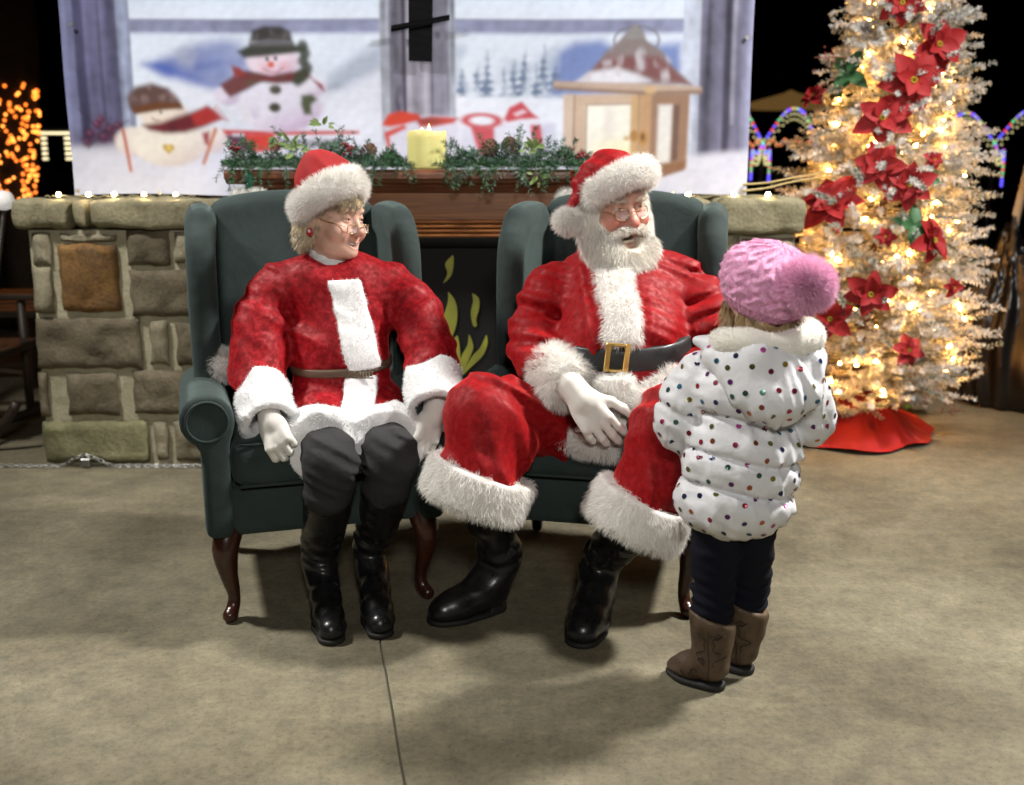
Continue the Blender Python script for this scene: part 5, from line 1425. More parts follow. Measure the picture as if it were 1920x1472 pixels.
def hand_f(w, fdir, back, thumb_side, curl, scale=1.0, thumb=(.6, .35), spread=.06):
    """five-fingered hand: w wrist, fdir finger direction, back = normal of the back of the hand, thumb_side +1/-1 along cross(fdir, back)"""
    y = np.asarray(fdir, float); y /= np.linalg.norm(y)
    z = np.asarray(back, float); z -= y * (z @ y); z /= np.linalg.norm(z)
    x = np.cross(y, z) * thumb_side
    B = np.stack([x, y, z], 1)
    T = lambda p: np.asarray(w) + B @ (np.asarray(p, float) * scale)
    S = scale
    palm = su(.012 * S, ell(T((0, .05, 0)), np.array([.04, .05, .0165]) * S, B), cap(T((-.022, .03, 0)), T((-.03, .085, .002)), .014 * S, .012 * S), cap(T((.02, .03, 0)), T((.03, .088, .002)), .015 * S, .0125 * S), cap(T((0, -.03, 0)), T((0, .03, 0)), .026 * S, .024 * S))
    fs = []
    for i, (bx, by, L) in enumerate(((.033, .086, .074), (.0115, .092, .082), (-.0115, .088, .076), (-.033, .078, .06))):
        c = curl[i] if hasattr(curl, '__len__') else curl
        a = 0; p = np.array([bx, by, .001]); q = [T(p)]; sx = bx * spread / .03
        for sgm, k in ((.46, .9), (.31, 1.15), (.23, .8)):
            a += c * k
            p = p + np.array([sx * math.cos(a), math.cos(a), -math.sin(a)]) * L * sgm; q.append(T(p))
        r = .0107 if i < 3 else .0098
        fs.append(su(.003, cap(q[0], q[1], r * S, r * .95 * S), cap(q[1], q[2], r * .97 * S, r * .9 * S), cap(q[2], q[3], r * .9 * S, r * .74 * S)))
    t0 = np.array([.026, .03, -.004]); a1, dn = thumb
    t1 = t0 + np.array([math.sin(a1), math.cos(a1), -dn]) * .042; t2 = t1 + np.array([math.sin(a1 * .6), math.cos(a1 * .6), -dn * 1.2]) * .034; t3 = t2 + np.array([math.sin(a1 * .35), math.cos(a1 * .35), -dn * 1.3]) * .026
    th = su(.006 * S, cap(T(t0), T(t1), .0155 * S, .0125 * S), cap(T(t1), T(t2), .0122 * S, .011 * S), cap(T(t2), T(t3), .011 * S, .0088 * S))
    f = su(.009 * S, palm, th)
    for g in fs: f = su(.0025 * S, f, g)
    return f, T((0, .06, 0))
def sdf_put(name, f, c, r, h, m, parent, it=1, **kw):
    c = np.asarray(c, float); r = np.asarray(r, float) if not np.isscalar(r) else np.full(3, r)
    V, F = sdf_mesh(f, c - r, c + r, h)
    if it: V = relax(V, F, it, .4)
    return put(name, V, F, m, parent, **kw), V, F
def plush(name, f, c, r, h, parent, n=5000, length=.008, m=None):
    c = np.asarray(c, float); r = np.asarray(r, float) if not np.isscalar(r) else np.full(3, r)
    V, F = sdf_mesh(f, c - r, c + r, h); V = relax(V, F, 1, .4)
    return put(name, *join((V, F), strands(V, F, n, length, .0013, (0, 0, -.2), .7, .2, 7, clump=120.0)), m or M['plush'], parent)
def furry(name, f, c, r, h, parent, n, length, comb=(0, 0, -.25), width=.0014, m=None, jit=.42, droop=.35, seed=1, keep=None, col=None, clump=90.0):
    c = np.asarray(c, float); r = np.asarray(r, float) if not np.isscalar(r) else np.full(3, r)
    V, F = sdf_mesh(f, c - r, c + r, h); V = relax(V, F, 1, .4)
    SV, SF = strands(V, F, n, length, width, comb, jit, droop, seed, keep, clump=clump)
    VV, FF = join((V, F), (SV, SF))
    cc = None
    if col is not None: cc = col(VV)
    return put(name, VV, FF, m or M['fur'], parent, col=cc)
def boot(parent, heel, toe, shaft, rad, m, sole_m, top=None, foot_r=.044, toe_r=.036, seed=0, wr=.006, name='boot', pointy=False, heel_h=.03):
    heel, toe = np.array(heel, float), np.array(toe, float); heel[2] = toe[2] = 0
    d = toe - heel; L = np.linalg.norm(d); d /= L; side = np.cross(d, [0, 0, 1.0])
    ball = heel + d * L * .66; h0 = heel + d * .05
    foot = su(.025, cap(h0 + [0, 0, .055], heel + d * L * .42 + [0, 0, .06], foot_r * .92, foot_r), cap(heel + d * L * .42 + [0, 0, .055], ball + [0, 0, .038], foot_r, foot_r * .98), cap(ball + [0, 0, .036], toe - d * toe_r + [0, 0, .032 if not pointy else .022], foot_r * .96, toe_r))
    sh = pathcap([h0 + d * .012 + [0, 0, .07]] + list(shaft), rad, 12, .01)
    f = su(.03, foot, sh)
    ax = np.asarray(shaft[-1]) - np.asarray(shaft[0]); ax = ax / np.linalg.norm(ax)
    wrk = folds(seed, ax + [0, .3, 0], 26, wr, .3, lambda P: np.clip((P[:, 2] - .085) / .05, 0, 1) * np.clip((.30 - P[:, 2]) / .1, .25, 1))
    f = disp(f, wrk)
    f = inter(.004, f, half((0, 0, .014), (0, 0, -1)))
    if top is not None: f = inter(.006, f, half(top[0], top[1]))
    allp = np.vstack([heel, toe] + [np.asarray(s) for s in shaft]); lo, hi = allp.min(0) - .13, allp.max(0) + .13
    V, F = sdf_mesh(f, lo, hi, .006); V = relax(V, F, 1, .4)
    b = put(name, V, F, m, parent)
    fl = lambda P: foot(np.stack([P[:, 0], P[:, 1], np.full(len(P), .034, f32)], 1)) 
    so = inter(.002, off(fl, .004), slabf((0, 0, .0085), (0, 0, 1), .0075))
    hl = inter(.003, off(fl, .002), slabf((0, 0, heel_h / 2 + .001), (0, 0, 1), heel_h / 2), half(heel + d * .075, d))
    V, F = sdf_mesh(su(.002, so, hl), np.r_[allp[:2].min(0)[:2] - .1, -.02], np.r_[allp[:2].max(0)[:2] + .1, .07], .005)
    put('sole', V, F, sole_m, b)
    return b, f
def body_mesh(parent, kind, hc, hR, hs, parts, h, lo, hi):
    """the figure itself: head, neck, trunk and limbs in one surface"""
    f = su(.02, xf(head_f(kind), hc, hR, hs), *parts)
    V, F = sdf_mesh(f, lo, hi, h); V = relax(V, F, 1, .3)
    Q = ((V - hc) @ hR) / hs
    C = head_cols(Q, kind)
    return put('body', V, F, SKIN, parent, col=C)
def spectacles(parent, hc, hR, hs, cz, cy, hw, hh, square, tz, lens=True):
    T = lambda p: np.asarray(hc) + hR @ (np.asarray(p, float) * hs)
    g = put('spectacles', *tube_geo([T((-.011, cy - .003, cz + .004)), T((0, cy - .008, cz + .007)), T((.011, cy - .003, cz + .004))], .0012, 6), M['wire'], parent)
    for s in (-1, 1):
        cx = s * (.011 + hw)
        pts = []
        for t in np.linspace(0, 2 * math.pi, 33):
            c_, s_ = math.cos(t), math.sin(t); e = .55 if square else 1.0
            px_, pz_ = np.sign(c_) * abs(c_) ** e * hw, np.sign(s_) * abs(s_) ** e * hh
            pts.append(T((cx + px_, cy + .012 * (px_ * s / hw) ** 2 * (1 if px_ * s > 0 else .3), cz + pz_)))
        put('rim', *tube_geo(pts, .0012, 6, False), M['wire'], g)
        put('temple', *tube_geo(curve([T((s * (.011 + 2 * hw), cy + .012, cz + .004)), T((s * .074, -.05, cz * .5 + tz * .5)), T((s * .082, .012, tz))], 10), .0011, 6), M['wire'], g)
        k = len(pts) - 1
        V = np.array(pts[:k]); V = np.vstack([V, V + hR @ np.array([0, .0012, 0])])
        F = [tuple(range(k)), tuple(range(k, 2 * k))] + [(i, (i + 1) % k, k + (i + 1) % k, k + i) for i in range(k)]
        if lens: fix_normals(put('lens', V, F, M['glass'], g, smooth=False))
    return g

# ================================================================== THE BEARDED MAN
def build_man():
    root_p = np.array([.26, 3.1, 0])
    p = empty('person', root_p, 'seated bearded person in red velvet suit, white gloves and black boots, mouth open', 'person')
    hs = 1.1
    hR = Rz(math.radians(28)) @ Rx(math.radians(6)) @ Ry(math.radians(-5))
    eye = W(1181, 391, 3.06)
    hc = eye - hR @ (np.array([0, -.09, .0]) * hs)
    T = lambda q: hc + hR @ (np.asarray(q, float) * hs)
    # joints
    sR, sL = W(1036, 545, 3.17), W(1298, 545, 3.15)
    eR, eL = W(1003, 655, 3.06), W(1345, 665, 2.97)
    wR, wL = W(1066, 722, 2.84), W(1216, 780, 2.80)
    belly, chest = W(1168, 665, 3.03), W(1168, 565, 3.14)
    pel = W(1150, 790, 3.12)
    hipR, hipL = W(1085, 812, 3.08), W(1215, 812, 3.06)
    knR, knL = W(910, 772, 2.80), W(1262, 800, 2.72)
    heelR, toeR = G(948, 1136), G(806, 1172)
    heelL, toeL = G(1124, 1138), G(1086, 1218)
    hmR, hmL = W(898, 905, 2.77), W(1200, 955, 2.70)
    anR = heelR + [-.02, -.02, .11]; anL = heelL + [0, -.03, .11]
    limbs = [cap(T((0, .02, -.06)), chest + [0, .04, .06], .062, .07), ell(chest + [0, .03, 0], (.15, .11, .16)), ell(belly + [0, .04, 0], (.15, .12, .15)), cap(pel + [-.05, .03, .02], pel + [.05, .03, .02], .1),
             cap(chest + [-.05, .04, .1], sR, .06, .05), cap(chest + [.05, .04, .1], sL, .06, .05), cap(sR, eR, .045, .038), cap(eR, wR, .038, .028), cap(sL, eL, .045, .038), cap(eL, wL, .038, .028),
             cap(hipR, knR, .07, .05), cap(knR, (anR + hmR) / 2 + [0, .03, .03], .045, .034), cap((anR + hmR) / 2 + [0, .03, .03], anR + [0, .008, 0], .03, .02), cap(hipL, knL, .07, .05), cap(knL, (anL + hmL) / 2 + [.02, .02, .03], .045, .034), cap((anL + hmL) / 2 + [.02, .02, .03], anL + [0, .01, 0], .03, .02), cap(heelR * .7 + toeR * .3 + [0, 0, .06], heelR * .35 + toeR * .65 + [0, 0, .035], .024, .018), cap(heelL * .7 + toeL * .3 + [0, 0, .06], heelL * .35 + toeL * .65 + [0, 0, .035], .024, .018), cap(anR, heelR * .7 + toeR * .3 + [0, 0, .06], .024), cap(anL, heelL * .7 + toeL * .3 + [0, 0, .06], .024)]
    body_mesh(p, 'man', hc, hR, hs, limbs, .0037, (-.4, 2.5, 0), (.72, 3.5, 1.36))
    eyes(p, hc, hR, hs, (.25, .1))
    # teeth
    tv = [T((x, -.088 + 9 * x * x, z)) for x in np.linspace(-.016, .016, 9) for z in (-.0905, -.0825)]
    tf = [(2 * i, 2 * i + 2, 2 * i + 3, 2 * i + 1) for i in range(8)]
    put('teeth', tv, tf, TEETH, p)
    # ---- coat
    torso = su(.09, ell(belly, (.205, .185, .18)), ell(chest, (.195, .148, .135)), cap(W(1070, 535, 3.19), W(1272, 535, 3.18), .078), cap(W(1125, 520, 3.2), W(1210, 520, 3.2), .06))
    slR = pathcap([sR, (sR + eR) / 2 + [-.012, 0, .01], eR, (eR * .35 + wR * .65)], [.076, .079, .078, .072], 9)
    slL = pathcap([sL, (sL + eL) / 2 + [.012, 0, .01], eL, (eL * .35 + wL * .65)], [.076, .079, .074, .066], 9)
    skirt = su(.06, cap(belly + [-.06, -.02, -.1], W(1060, 800, 2.98), .12, .1), cap(belly + [.06, -.02, -.1], W(1230, 775, 2.9), .12, .09), cap(belly + [0, 0, -.1], W(1130, 790, 2.98), .12, .08))
    lapel = lambda P: .012 * np.exp(-(((P[:, 0] - (W(1100, 560, 3.0)[0] + (P[:, 2] - .86) * -.12)) / .012) ** 2)) * (P[:, 1] < 3.1) * np.clip((P[:, 2] - .66) / .1, 0, 1)
    fold = addf(folds(11, (.35, .2, 1), 22, .0105, .2, near(slR, .02)), folds(12, (-.35, .2, 1), 22, .0105, .2, near(slL, .02)), folds(13, (1, .2, -.5), 13, .0115, .14, lambda P: np.clip((P[:, 2] - .72) / .1, 0, 1) * (torso(P) < .03)), folds(14, (.4, .2, 1), 24, .004, .15))
    beltp, beltn = W(1160, 679, 2.84), np.array([-.04, -.12, 1.0])
    cinch = lambda P: -.012 * np.exp(-(((P - beltp.astype(f32)) @ (beltn / np.linalg.norm(beltn)).astype(f32)) / .045) ** 2) * (torso(P) < .05)
    coat = su(.04, torso, slR, slL)
    coat = su(.02, coat, skirt)
    coatw = disp(coat, addf(fold, cinch, lapel))
    coatw = sub(.01, coatw, cap(T((0, 0, -.05)), T((0, .0, -.13)), .06))
    c0, Vc, Fc = sdf_put('coat', coatw, (.28, 3.02, .76), (.46, .42, .36), .0075, M['velvet'], p)
    # fur placket down the front, belt, buckle
    axis = [W(1152, 520, 2.98), W(1160, 560, 2.9), W(1170, 600, 2.85), W(1168, 640, 2.82)]
    tx = lambda P: np.interp(P[:, 2], [a[2] for a in axis[::-1]], [a[0] for a in axis[::-1]]).astype(f32)
    strip = inter(.012, off(torso, .022), lambda P: np.abs(P[:, 0] - tx(P)) - .05, lambda P: P[:, 1] - 3.08, half(W(1160, 648, 2.84), (0, .1, -1)), half(W(1160, 505, 2.95), (0, 0, 1)))
    furry('fur_placket', strip, (.3, 2.93, .8), (.14, .2, .22), .007, p, 8000, .024, (0, -.1, -.55), seed=21)
    low = [W(1150, 692, 2.81), W(1152, 730, 2.83), W(1148, 770, 2.85)]
    stripl = su(.02, cap(low[0], low[1], .05, .052), cap(low[1], low[2], .052, .05))
    strl = inter(.01, lambda P: stripl(np.stack([P[:, 0], (P[:, 1] - low[1][1].astype(f32)) * 1.7 + low[1][1].astype(f32), P[:, 2]], 1)) * .65, half(W(1155, 701, 2.84), (0, -.1, 1)))
    furry('fur_placket', strl, low[1], .13, .007, p, 4500, .020, (0, -.1, -.5), seed=22)
    bel = inter(.004, off(torso, .004), slabf(beltp, beltn, .031))
    b, _, _ = sdf_put('belt', bel, (.28, 3.03, beltp[2]), (.3, .28, .12), .006, M['belt_black'], p)
    bk = W(1157, 671, 2.8); 
    # seat the buckle on the belt: march towards it
    yb = bk[1]
    while bel(np.array([[W(1157, 671, yb)[0], yb, W(1157, 671, yb)[2]]], f32))[0] > .004 and yb < 3.2: yb += .003
    bk = W(1157, 671, yb - .016)
    R_ = Rz(math.radians(3)) @ Rx(math.radians(6)) @ Ry(math.radians(5))
    q = MB()
    for s in (-1, 1):
        q.box(bk + R_ @ np.array([s * .026, 0, 0]), (.0075, .0045, .040), R_, .002)
        q.box(bk + R_ @ np.array([0, 0, s * .036]), (.0185, .004, .004), R_, .0015)
    q.build('buckle', M['gold'], b)
    for k in range(4):
        hp = W(1230 + 14 * k, 690 + 1.5 * k, 2.85)
        yb = hp[1]
        while bel(np.array([hp], f32))[0] > .001 and hp[1] < 3.2: hp[1] += .003
        MB().lathe([(.0005, 0), (.003, 0), (.003, .0015), (.0005, .0015)], hp, 8, Rx(math.pi / 2)).build('eyelet', M['sole'], b)
    # coat hem fur over the lap
    hem = pathcap([W(1045, 800, 2.93), W(1080, 825, 2.9), W(1120, 835, 2.86), W(1165, 838, 2.86), W(1215, 815, 2.86), W(1262, 790, 2.85), W(1300, 770, 2.86)], [.034, .036, .034, .034, .03, .03, .03], 14)
    furry('fur_hem', hem, (.24, 2.85, .56), (.34, .18, .16), .007, p, 10000, .022, (0, -.1, -.3), seed=23)
    tailf = inter(.008, cap(W(1080, 822, 2.88), W(1088, 846, 2.87), .03, .012), lambda P: np.abs(P[:, 1] - 2.88) - .012)
    furry('fur_hem', tailf, W(1084, 835, 2.88), .09, .006, p, 700, .012, (0, 0, -.5), seed=24)
    # cuffs
    for nm, (a, b_) , r, sd in (('R', (eR * .42 + wR * .58, eR * .04 + wR * .96), .07, 31), ('L', (eL * .4 + wL * .6, wL), .066, 32)):
        f = cap(a, b_, r, r * .98); ax = b_ - a; ax = ax / np.linalg.norm(ax)
        f = inter(.02, f, slabf((a + b_) / 2, ax, np.linalg.norm(b_ - a) * .5 + .028))
        furry('fur_cuff', f, (a + b_) / 2, .2, .007, p, 10000, .028, tuple(ax * .25 + [0, 0, -.05]), seed=sd, droop=.15)
    # gloves
    gd = W(1150, 842, 2.742) - W(1072, 728, 2.80)
    gf, gc = hand_f(W(1082, 738, 2.79), gd, (-.35, -.85, .42), -1, (.34, .4, .46, .5), 1.12, (.75, .1), .10)
    th = None
    cuffg = cap(wR * .55 + W(1082, 738, 2.79) * .45, W(1095, 750, 2.79), .042, .034)
    gf = su(.02, gf, cuffg)
    sdf_put('glove', gf, gc, .19, .0038, M['glove'], p)
    g0 = W(1192, 796, 2.825)
    gf, gc = hand_f(g0, W(1112, 838, 2.86) - g0, (.35, -.75, -.55), 1, (.35, .4, .45, .5), 1.12, (.5, .2), .06)
    gf = su(.02, gf, cap(wL, g0, .038, .032))
    sdf_put('glove', gf, gc, .18, .0048, M['glove'], p)
    # ---- trousers
    legR = su(.05, cap(hipR, knR, .115, .098), pathcap([knR + [0, 0, -.005], (knR + hmR) / 2 + [.005, -.005, 0], hmR], [.1, .104, .118], 6))
    legL = su(.05, cap(hipL, knL, .115, .1), pathcap([knL, (knL + hmL) / 2 + [.01, -.01, 0], hmL], [.1, .098, .108], 6))
    aR = hmR - knR; aR = np.array([-.35, -.08, -.94]); aL = np.array([-.42, -.02, -.9])
    fold = addf(folds(41, (1, .35, .25), 14, .019, .10, lambda P: np.clip((.62 - P[:, 2]) / .16, .15, 1)), folds(42, (.5, .6, 1), 20, .008, .15, lambda P: np.clip((P[:, 2] - .35) / .1, 0, 1)))
    tr = su(.05, inter(.01, legR, half(hmR, aR)), inter(.01, legL, half(hmL, aL)), ell(pel + [.02, .02, -.02], (.2, .16, .12)))
    sdf_put('trousers', disp(tr, fold), (.2, 2.9, .48), (.5, .42, .34), .0078, M['velvet'], p)
    for nm, c, ax, f, r, sd in (('R', hmR, aR, legR, .118, 51), ('L', hmL, aL, legL, .108, 52)):
        ax = ax / np.linalg.norm(ax)
        ring = inter(.012, cap(c - ax * .05, c + ax * .07, r + .027, r + .029), slabf(c + ax * .01, ax, .052))
        ring = sub(.01, ring, cap(c + ax * .03, c + ax * .2, r * .72, r * .8))
        furry('fur_hem', ring, c, .24, .007, p, 15000, .022, tuple(ax * 1.1), seed=sd, droop=.2)
    # ---- boots
    boot(p, heelR, toeR, [anR + [.004, .008, .05], (anR + hmR) / 2 + [.0, .03, .03], hmR + [.02, .03, -.02]], [.053, .056, .066, .07], M['boot_black'], M['sole'], None, .051, .044, 61, .010)
    boot(p, heelL, toeL, [anL + [.01, .015, .05], (anL + hmL) / 2 + [.02, .02, .03], hmL + [.03, .03, -.02]], [.053, .056, .066, .07], M['boot_black'], M['sole'], None, .051, .044, 62, .010)
    # ---- beard, moustache, brows
    def L_(f): return xf(f, hc, hR, hs)
    bd = su(.03, ell((0, -.06, -.116), (.096, .062, .056)), ell((.06, -.025, -.065), (.036, .045, .065)), ell((-.06, -.025, -.065), (.036, .045, .065)), ell((0, -.078, -.172), (.078, .056, .074)), cap((.077, -.005, .03), (.075, -.015, -.05), .014, .022), cap((-.077, -.005, .03), (-.075, -.015, -.05), .014, .022))
    bd = sub(.012, bd, ell((0, -.15, -.080), (.034, .07, .024)), ell((0, -.09, -.080), (.028, .07, .02)), ell((.032, -.105, -.022), (.036, .045, .030)), ell((-.032, -.105, -.022), (.036, .045, .030)), ell((0, -.12, -.03), (.03, .05, .03)))
    def bcol(V):
        Q = ((V - hc) @ hR) / hs; a = np.exp(-(((Q - [0, -.1, -.1]) / [.03, .05, .03]) ** 2).sum(1))[:, None]
        g = noise3(9, 90, 1)(V)[:, None] * .06
        return np.clip(np.array([.86, .83, .76]) * (1 + g) * (1 - a * .75) + a * .75 * np.array([.46, .38, .27]), 0, 1)
    down = hR @ np.array([0, -.25, -1.0])
    furry('beard', L_(bd), hc + hR @ np.array([0, -.04, -.09]), .24, .0055, p, 22000, .034, tuple(down * 1.1), .0014, BEARD, .35, .25, 71, col=bcol, clump=40, keep=lambda P: (((((P - hc) @ hR) / hs - [0, -.115, -.079]) / [.028, .06, .025]) ** 2).sum(1) > 1)
    ms = su(.008, *[pathcap([(0, -.112, -.049), (s * .022, -.108, -.053), (s * .046, -.095, -.066), (s * .058, -.08, -.086)], [.006, .0075, .007, .004], 7) for s in (-1, 1)])
    furry('moustache', L_(ms), hc + hR @ np.array([0, -.1, -.06]) * hs, .1, .0035, p, 3000, .013, lambda P: np.outer(np.sign(((P - hc) @ hR)[:, 0]), hR[:, 0]) * .9 + down * .6, .0013, BEARD, .35, .2, 72, col=bcol, clump=50)
    for s in (-1, 1):
        br = pathcap([(s * .014, -.098, .019), (s * .03, -.098, .0235), (s * .048, -.084, .018)], [.003, .004, .0025], 5)
        furry('eyebrow', L_(br), T((s * .03, -.095, .02)), .05, .0022, p, 260, .009, tuple(hR @ np.array([s * .8, -.2, .1])), .001, BEARD, .4, .1, 73 + s, col=lambda V: np.tile([.6, .5, .4], (len(V), 1)), clump=30)
    spectacles(p, hc, hR, hs, -.010, -.108, .0195, .015, False, .005)
    # ---- hat
    rc = W(1156, 350, 3.11)
    n = hR @ Rx(math.radians(-30)) @ np.array([-.2, 0, 1.0]); n /= np.linalg.norm(n)
    B = align(n, hR[:, 0])
    hat_hub = hR
    def ring(P):
        q = (P - rc.astype(f32)) @ B.astype(f32)
        d = np.sqrt(q[:, 0] ** 2 + (q[:, 1] / 1.12) ** 2) - .094
        return (np.sqrt(d * d + (q[:, 2] / 1.5) ** 2) - .023) * .85
    crown = su(.03, cap(rc + n * .0, rc + n * .025, .096, .08), pathcap([rc + n * .03, W(1146, 336, 3.12), W(1164, 324, 3.12)], [.076, .052, .027], 5), pathcap([W(1150, 326, 3.12), W(1118, 332, 3.1), W(1090, 352, 3.08), W(1078, 385, 3.07), W(1070, 402, 3.06)], [.03, .045, .034, .02, .011], 9))
    crown = inter(.006, crown, half(rc - n * .006, -n))
    cr = disp(crown, addf(folds(81, (.6, .3, 1), 20, .007, .3)))
    hat, _, _ = sdf_put('hat', cr, rc + [-.02, 0, .03], (.22, .2, .2), .005, M['velvet'], p)
    furry('fur_band', ring, rc, .2, .006, hat, 15000, .022, (0, 0, -.15), seed=82, droop=.15)
    pc = W(1064, 415, 3.05); furry('pompom', disp(sph(pc, .032), lambda P: .004 * noise3(3, 40)(P)), pc, .08, .006, hat, 5000, .022, (0, 0, -.2), seed=83)
build_man()
# ================================================================== THE WOMAN
def build_woman():
    p = empty('person', (-.56, 3.1, 0), 'seated smiling person in crushed red velvet coat, fur hat and gold spectacles, turned sideways', 'person')
    hs = .98
    hR = Rz(math.radians(60)) @ Rx(math.radians(4)) @ Ry(math.radians(3))
    eye = W(667, 412, 3.15)
    hc = eye - hR @ (np.array([0, -.09, .0]) * hs)
    T = lambda q: hc + hR @ (np.asarray(q, float) * hs)
    chest, waist, pel = W(632, 585, 3.2), W(640, 700, 3.14), W(640, 775, 3.14)
    sR, sL = W(508, 545, 3.18), W(738, 535, 3.24)
    eR, eL = W(484, 700, 3.06), W(806, 665, 3.12)
    wR, wL = W(502, 768, 2.93), W(818, 752, 2.98)
    hipR, hipL = W(585, 790, 3.1), W(700, 790, 3.13)
    knR, knL = W(622, 865, 2.80), W(735, 855, 2.85)
    heelR, toeR = G(604, 1122), G(624, 1212)
    heelL, toeL = G(698, 1108), G(715, 1200)
    anR, anL = heelR + [0, -.03, .11], heelL + [0, -.03, .11]
    limbs = [cap(T((0, .02, -.06)), chest + [0, .01, .11], .05, .058), ell(chest, (.13, .09, .13)), ell(waist, (.12, .09, .13)), cap(pel + [-.05, 0, .0], pel + [.05, 0, .0], .1),
             cap(chest + [-.05, .01, .09], sR, .05, .042), cap(chest + [.05, .01, .09], sL, .05, .042), cap(sR, eR, .038, .032), cap(eR, wR, .032, .024), cap(sL, eL, .038, .032), cap(eL, wL, .032, .024),
             cap(hipR, knR, .062, .045), cap(knR, anR * .5 + knR * .5 + [0, .022, 0], .042, .034), cap(anR * .5 + knR * .5 + [0, .022, 0], anR + [0, .01, 0], .03, .02), cap(hipL, knL, .062, .045), cap(knL, anL * .5 + knL * .5 + [0, .022, 0], .042, .034), cap(anL * .5 + knL * .5 + [0, .022, 0], anL + [0, .01, 0], .03, .02), cap(heelR * .7 + toeR * .3 + [0, 0, .058], heelR * .35 + toeR * .65 + [0, 0, .034], .022, .016), cap(heelL * .7 + toeL * .3 + [0, 0, .058], heelL * .35 + toeL * .65 + [0, 0, .034], .022, .016), cap(anR, heelR * .7 + toeR * .3 + [0, 0, .058], .022), cap(anL, heelL * .7 + toeL * .3 + [0, 0, .058], .022)]
    body_mesh(p, 'woman', hc, hR, hs, limbs, .0032, (-1.0, 2.55, 0), (-.15, 3.5, 1.3))
    eyes(p, hc, hR, hs, (.2, .05))
    tv = [T((x, -.0905 + 12 * x * x, z + 14 * x * x)) for x in np.linspace(-.019, .019, 9) for z in (-.0770, -.0705)]
    put('teeth', tv, [(2 * i, 2 * i + 2, 2 * i + 3, 2 * i + 1) for i in range(8)], mat('upper teeth', (.78, .74, .66), .3), p)
    # turtleneck
    nb = chest + [-.005, -.0, .135]
    nk = inter(.008, cap(T((0, .012, -.08)), nb - [0, 0, .03], .058, .064), half(T((0, 0, -.112)), hR @ Rx(.25) @ np.array([0, 0, 1.0])))
    nk = disp(nk, lambda P: .002 * np.sin(P[:, 2] * 480))
    sdf_put('turtleneck', nk, nb + [0, 0, .02], .14, .004, M['plush'], p)
    # coat
    torso = su(.08, ell(chest, (.165, .115, .16)), ell(waist + [0, 0, .03], (.15, .112, .14)), cap(W(545, 540, 3.2), W(712, 532, 3.24), .066), cap(W(590, 522, 3.2), W(660, 518, 3.22), .05))
    slR = pathcap([sR, (sR + eR) / 2 + [-.012, 0, .02], eR, eR * .4 + wR * .6], [.072, .078, .082, .068], 9)
    slL = pathcap([sL, (sL + eL) / 2 + [.01, 0, .02], eL, eL * .4 + wL * .6], [.072, .078, .08, .07], 9)
    kkR, kkL = hipR * .28 + knR * .72 + [0, 0, .012], hipL * .26 + knL * .74 + [0, 0, .012]
    sk = su(.06, cap(hipR + [0, .02, .01], kkR, .1, .086), cap(hipL + [0, .02, .01], kkL, .1, .084), ell(pel, (.18, .14, .12)))
    planeR, nR = kkR, np.array([.05, -1.0, -.25]); 
    sk = inter(.01, sk, lambda P: P[:, 1] * -1 + 2.888 + .06 * np.clip((P[:, 0] + .52) / .2, 0, 1) * 1.0)
    fold = addf(folds(111, (.3, .2, 1), 19, .0065, .2, near(slR, .02)), folds(112, (-.5, .2, 1), 20, .007, .2, near(slL, .02)), folds(113, (.6, .2, 1), 13, .0065, .12), folds(114, (1, .8, .2), 18, .006, .15, near(sk, .02)))
    bp, bn = W(650, 706, 3.0), np.array([-.06, -.1, 1.0])
    cinch = lambda P: -.010 * np.exp(-(((P - bp.astype(f32)) @ (bn / np.linalg.norm(bn)).astype(f32)) / .03) ** 2) * (torso(P) < .05)
    coat = disp(su(.025, su(.035, torso, slR, slL), sk), addf(fold, cinch))
    coat = sub(.008, coat, cap(T((0, .01, -.06)), nb - [0, 0, .02], .06, .066))
    sdf_put('coat', coat, (-.5, 3.05, .76), (.45, .38, .36), .0068, M['crushed'], p)
    # stand-up collar
    col = W(628, 498, 3.1)
    cf = inter(.004, off(cap(nb - [0, 0, .04], T((0, .015, -.115)), .080, .066), .004), half(T((0, 0, -.128)), hR @ Rx(.32) @ np.array([0, 0, 1.0])))
    cf = sub(.004, cf, cap(nb - [0, 0, .1], T((0, .012, -.05)), .072, .062))
    sdf_put('collar', cf, nb + [0, 0, .01], .15, .0045, M['crushed'], p)
    # plush placket following the front of the coat
    ax = [W(630, 520, 3), W(645, 570, 3), W(665, 640, 3), W(680, 700, 3)]
    tx = lambda P: np.interp(P[:, 2], [a[2] for a in ax[::-1]], [a[0] for a in ax[::-1]]).astype(f32)
    yfront = lambda P: P[:, 1] - 3.16
    base = off(disp(su(.025, su(.035, torso, slR, slL), sk), cinch), .014)
    st = inter(.005, base, lambda P: np.abs(P[:, 0] - tx(P)) - .046, yfront, half(W(636, 518, 3.05), (-.1, .3, 1)), half(W(675, 703, 3.0), (0, .1, -1)))
    st = disp(st, folds(119, (.25, .3, 1), 20, .0028, .4))
    plush('placket', st, (-.47, 3.08, .8), (.16, .18, .24), .0048, p, 5000)
    sb = inter(.006, base, lambda P: np.abs(P[:, 0] - (W(668, 750, 2.95)[0])) - .046, half(W(668, 716, 3.0), (0, -.1, 1)), lambda P: P[:, 1] - 3.08, lambda P: -(P[:, 2] - .5))
    plush('placket', sb, W(668, 760, 2.95), (.12, .2, .16), .005, p, 2500)
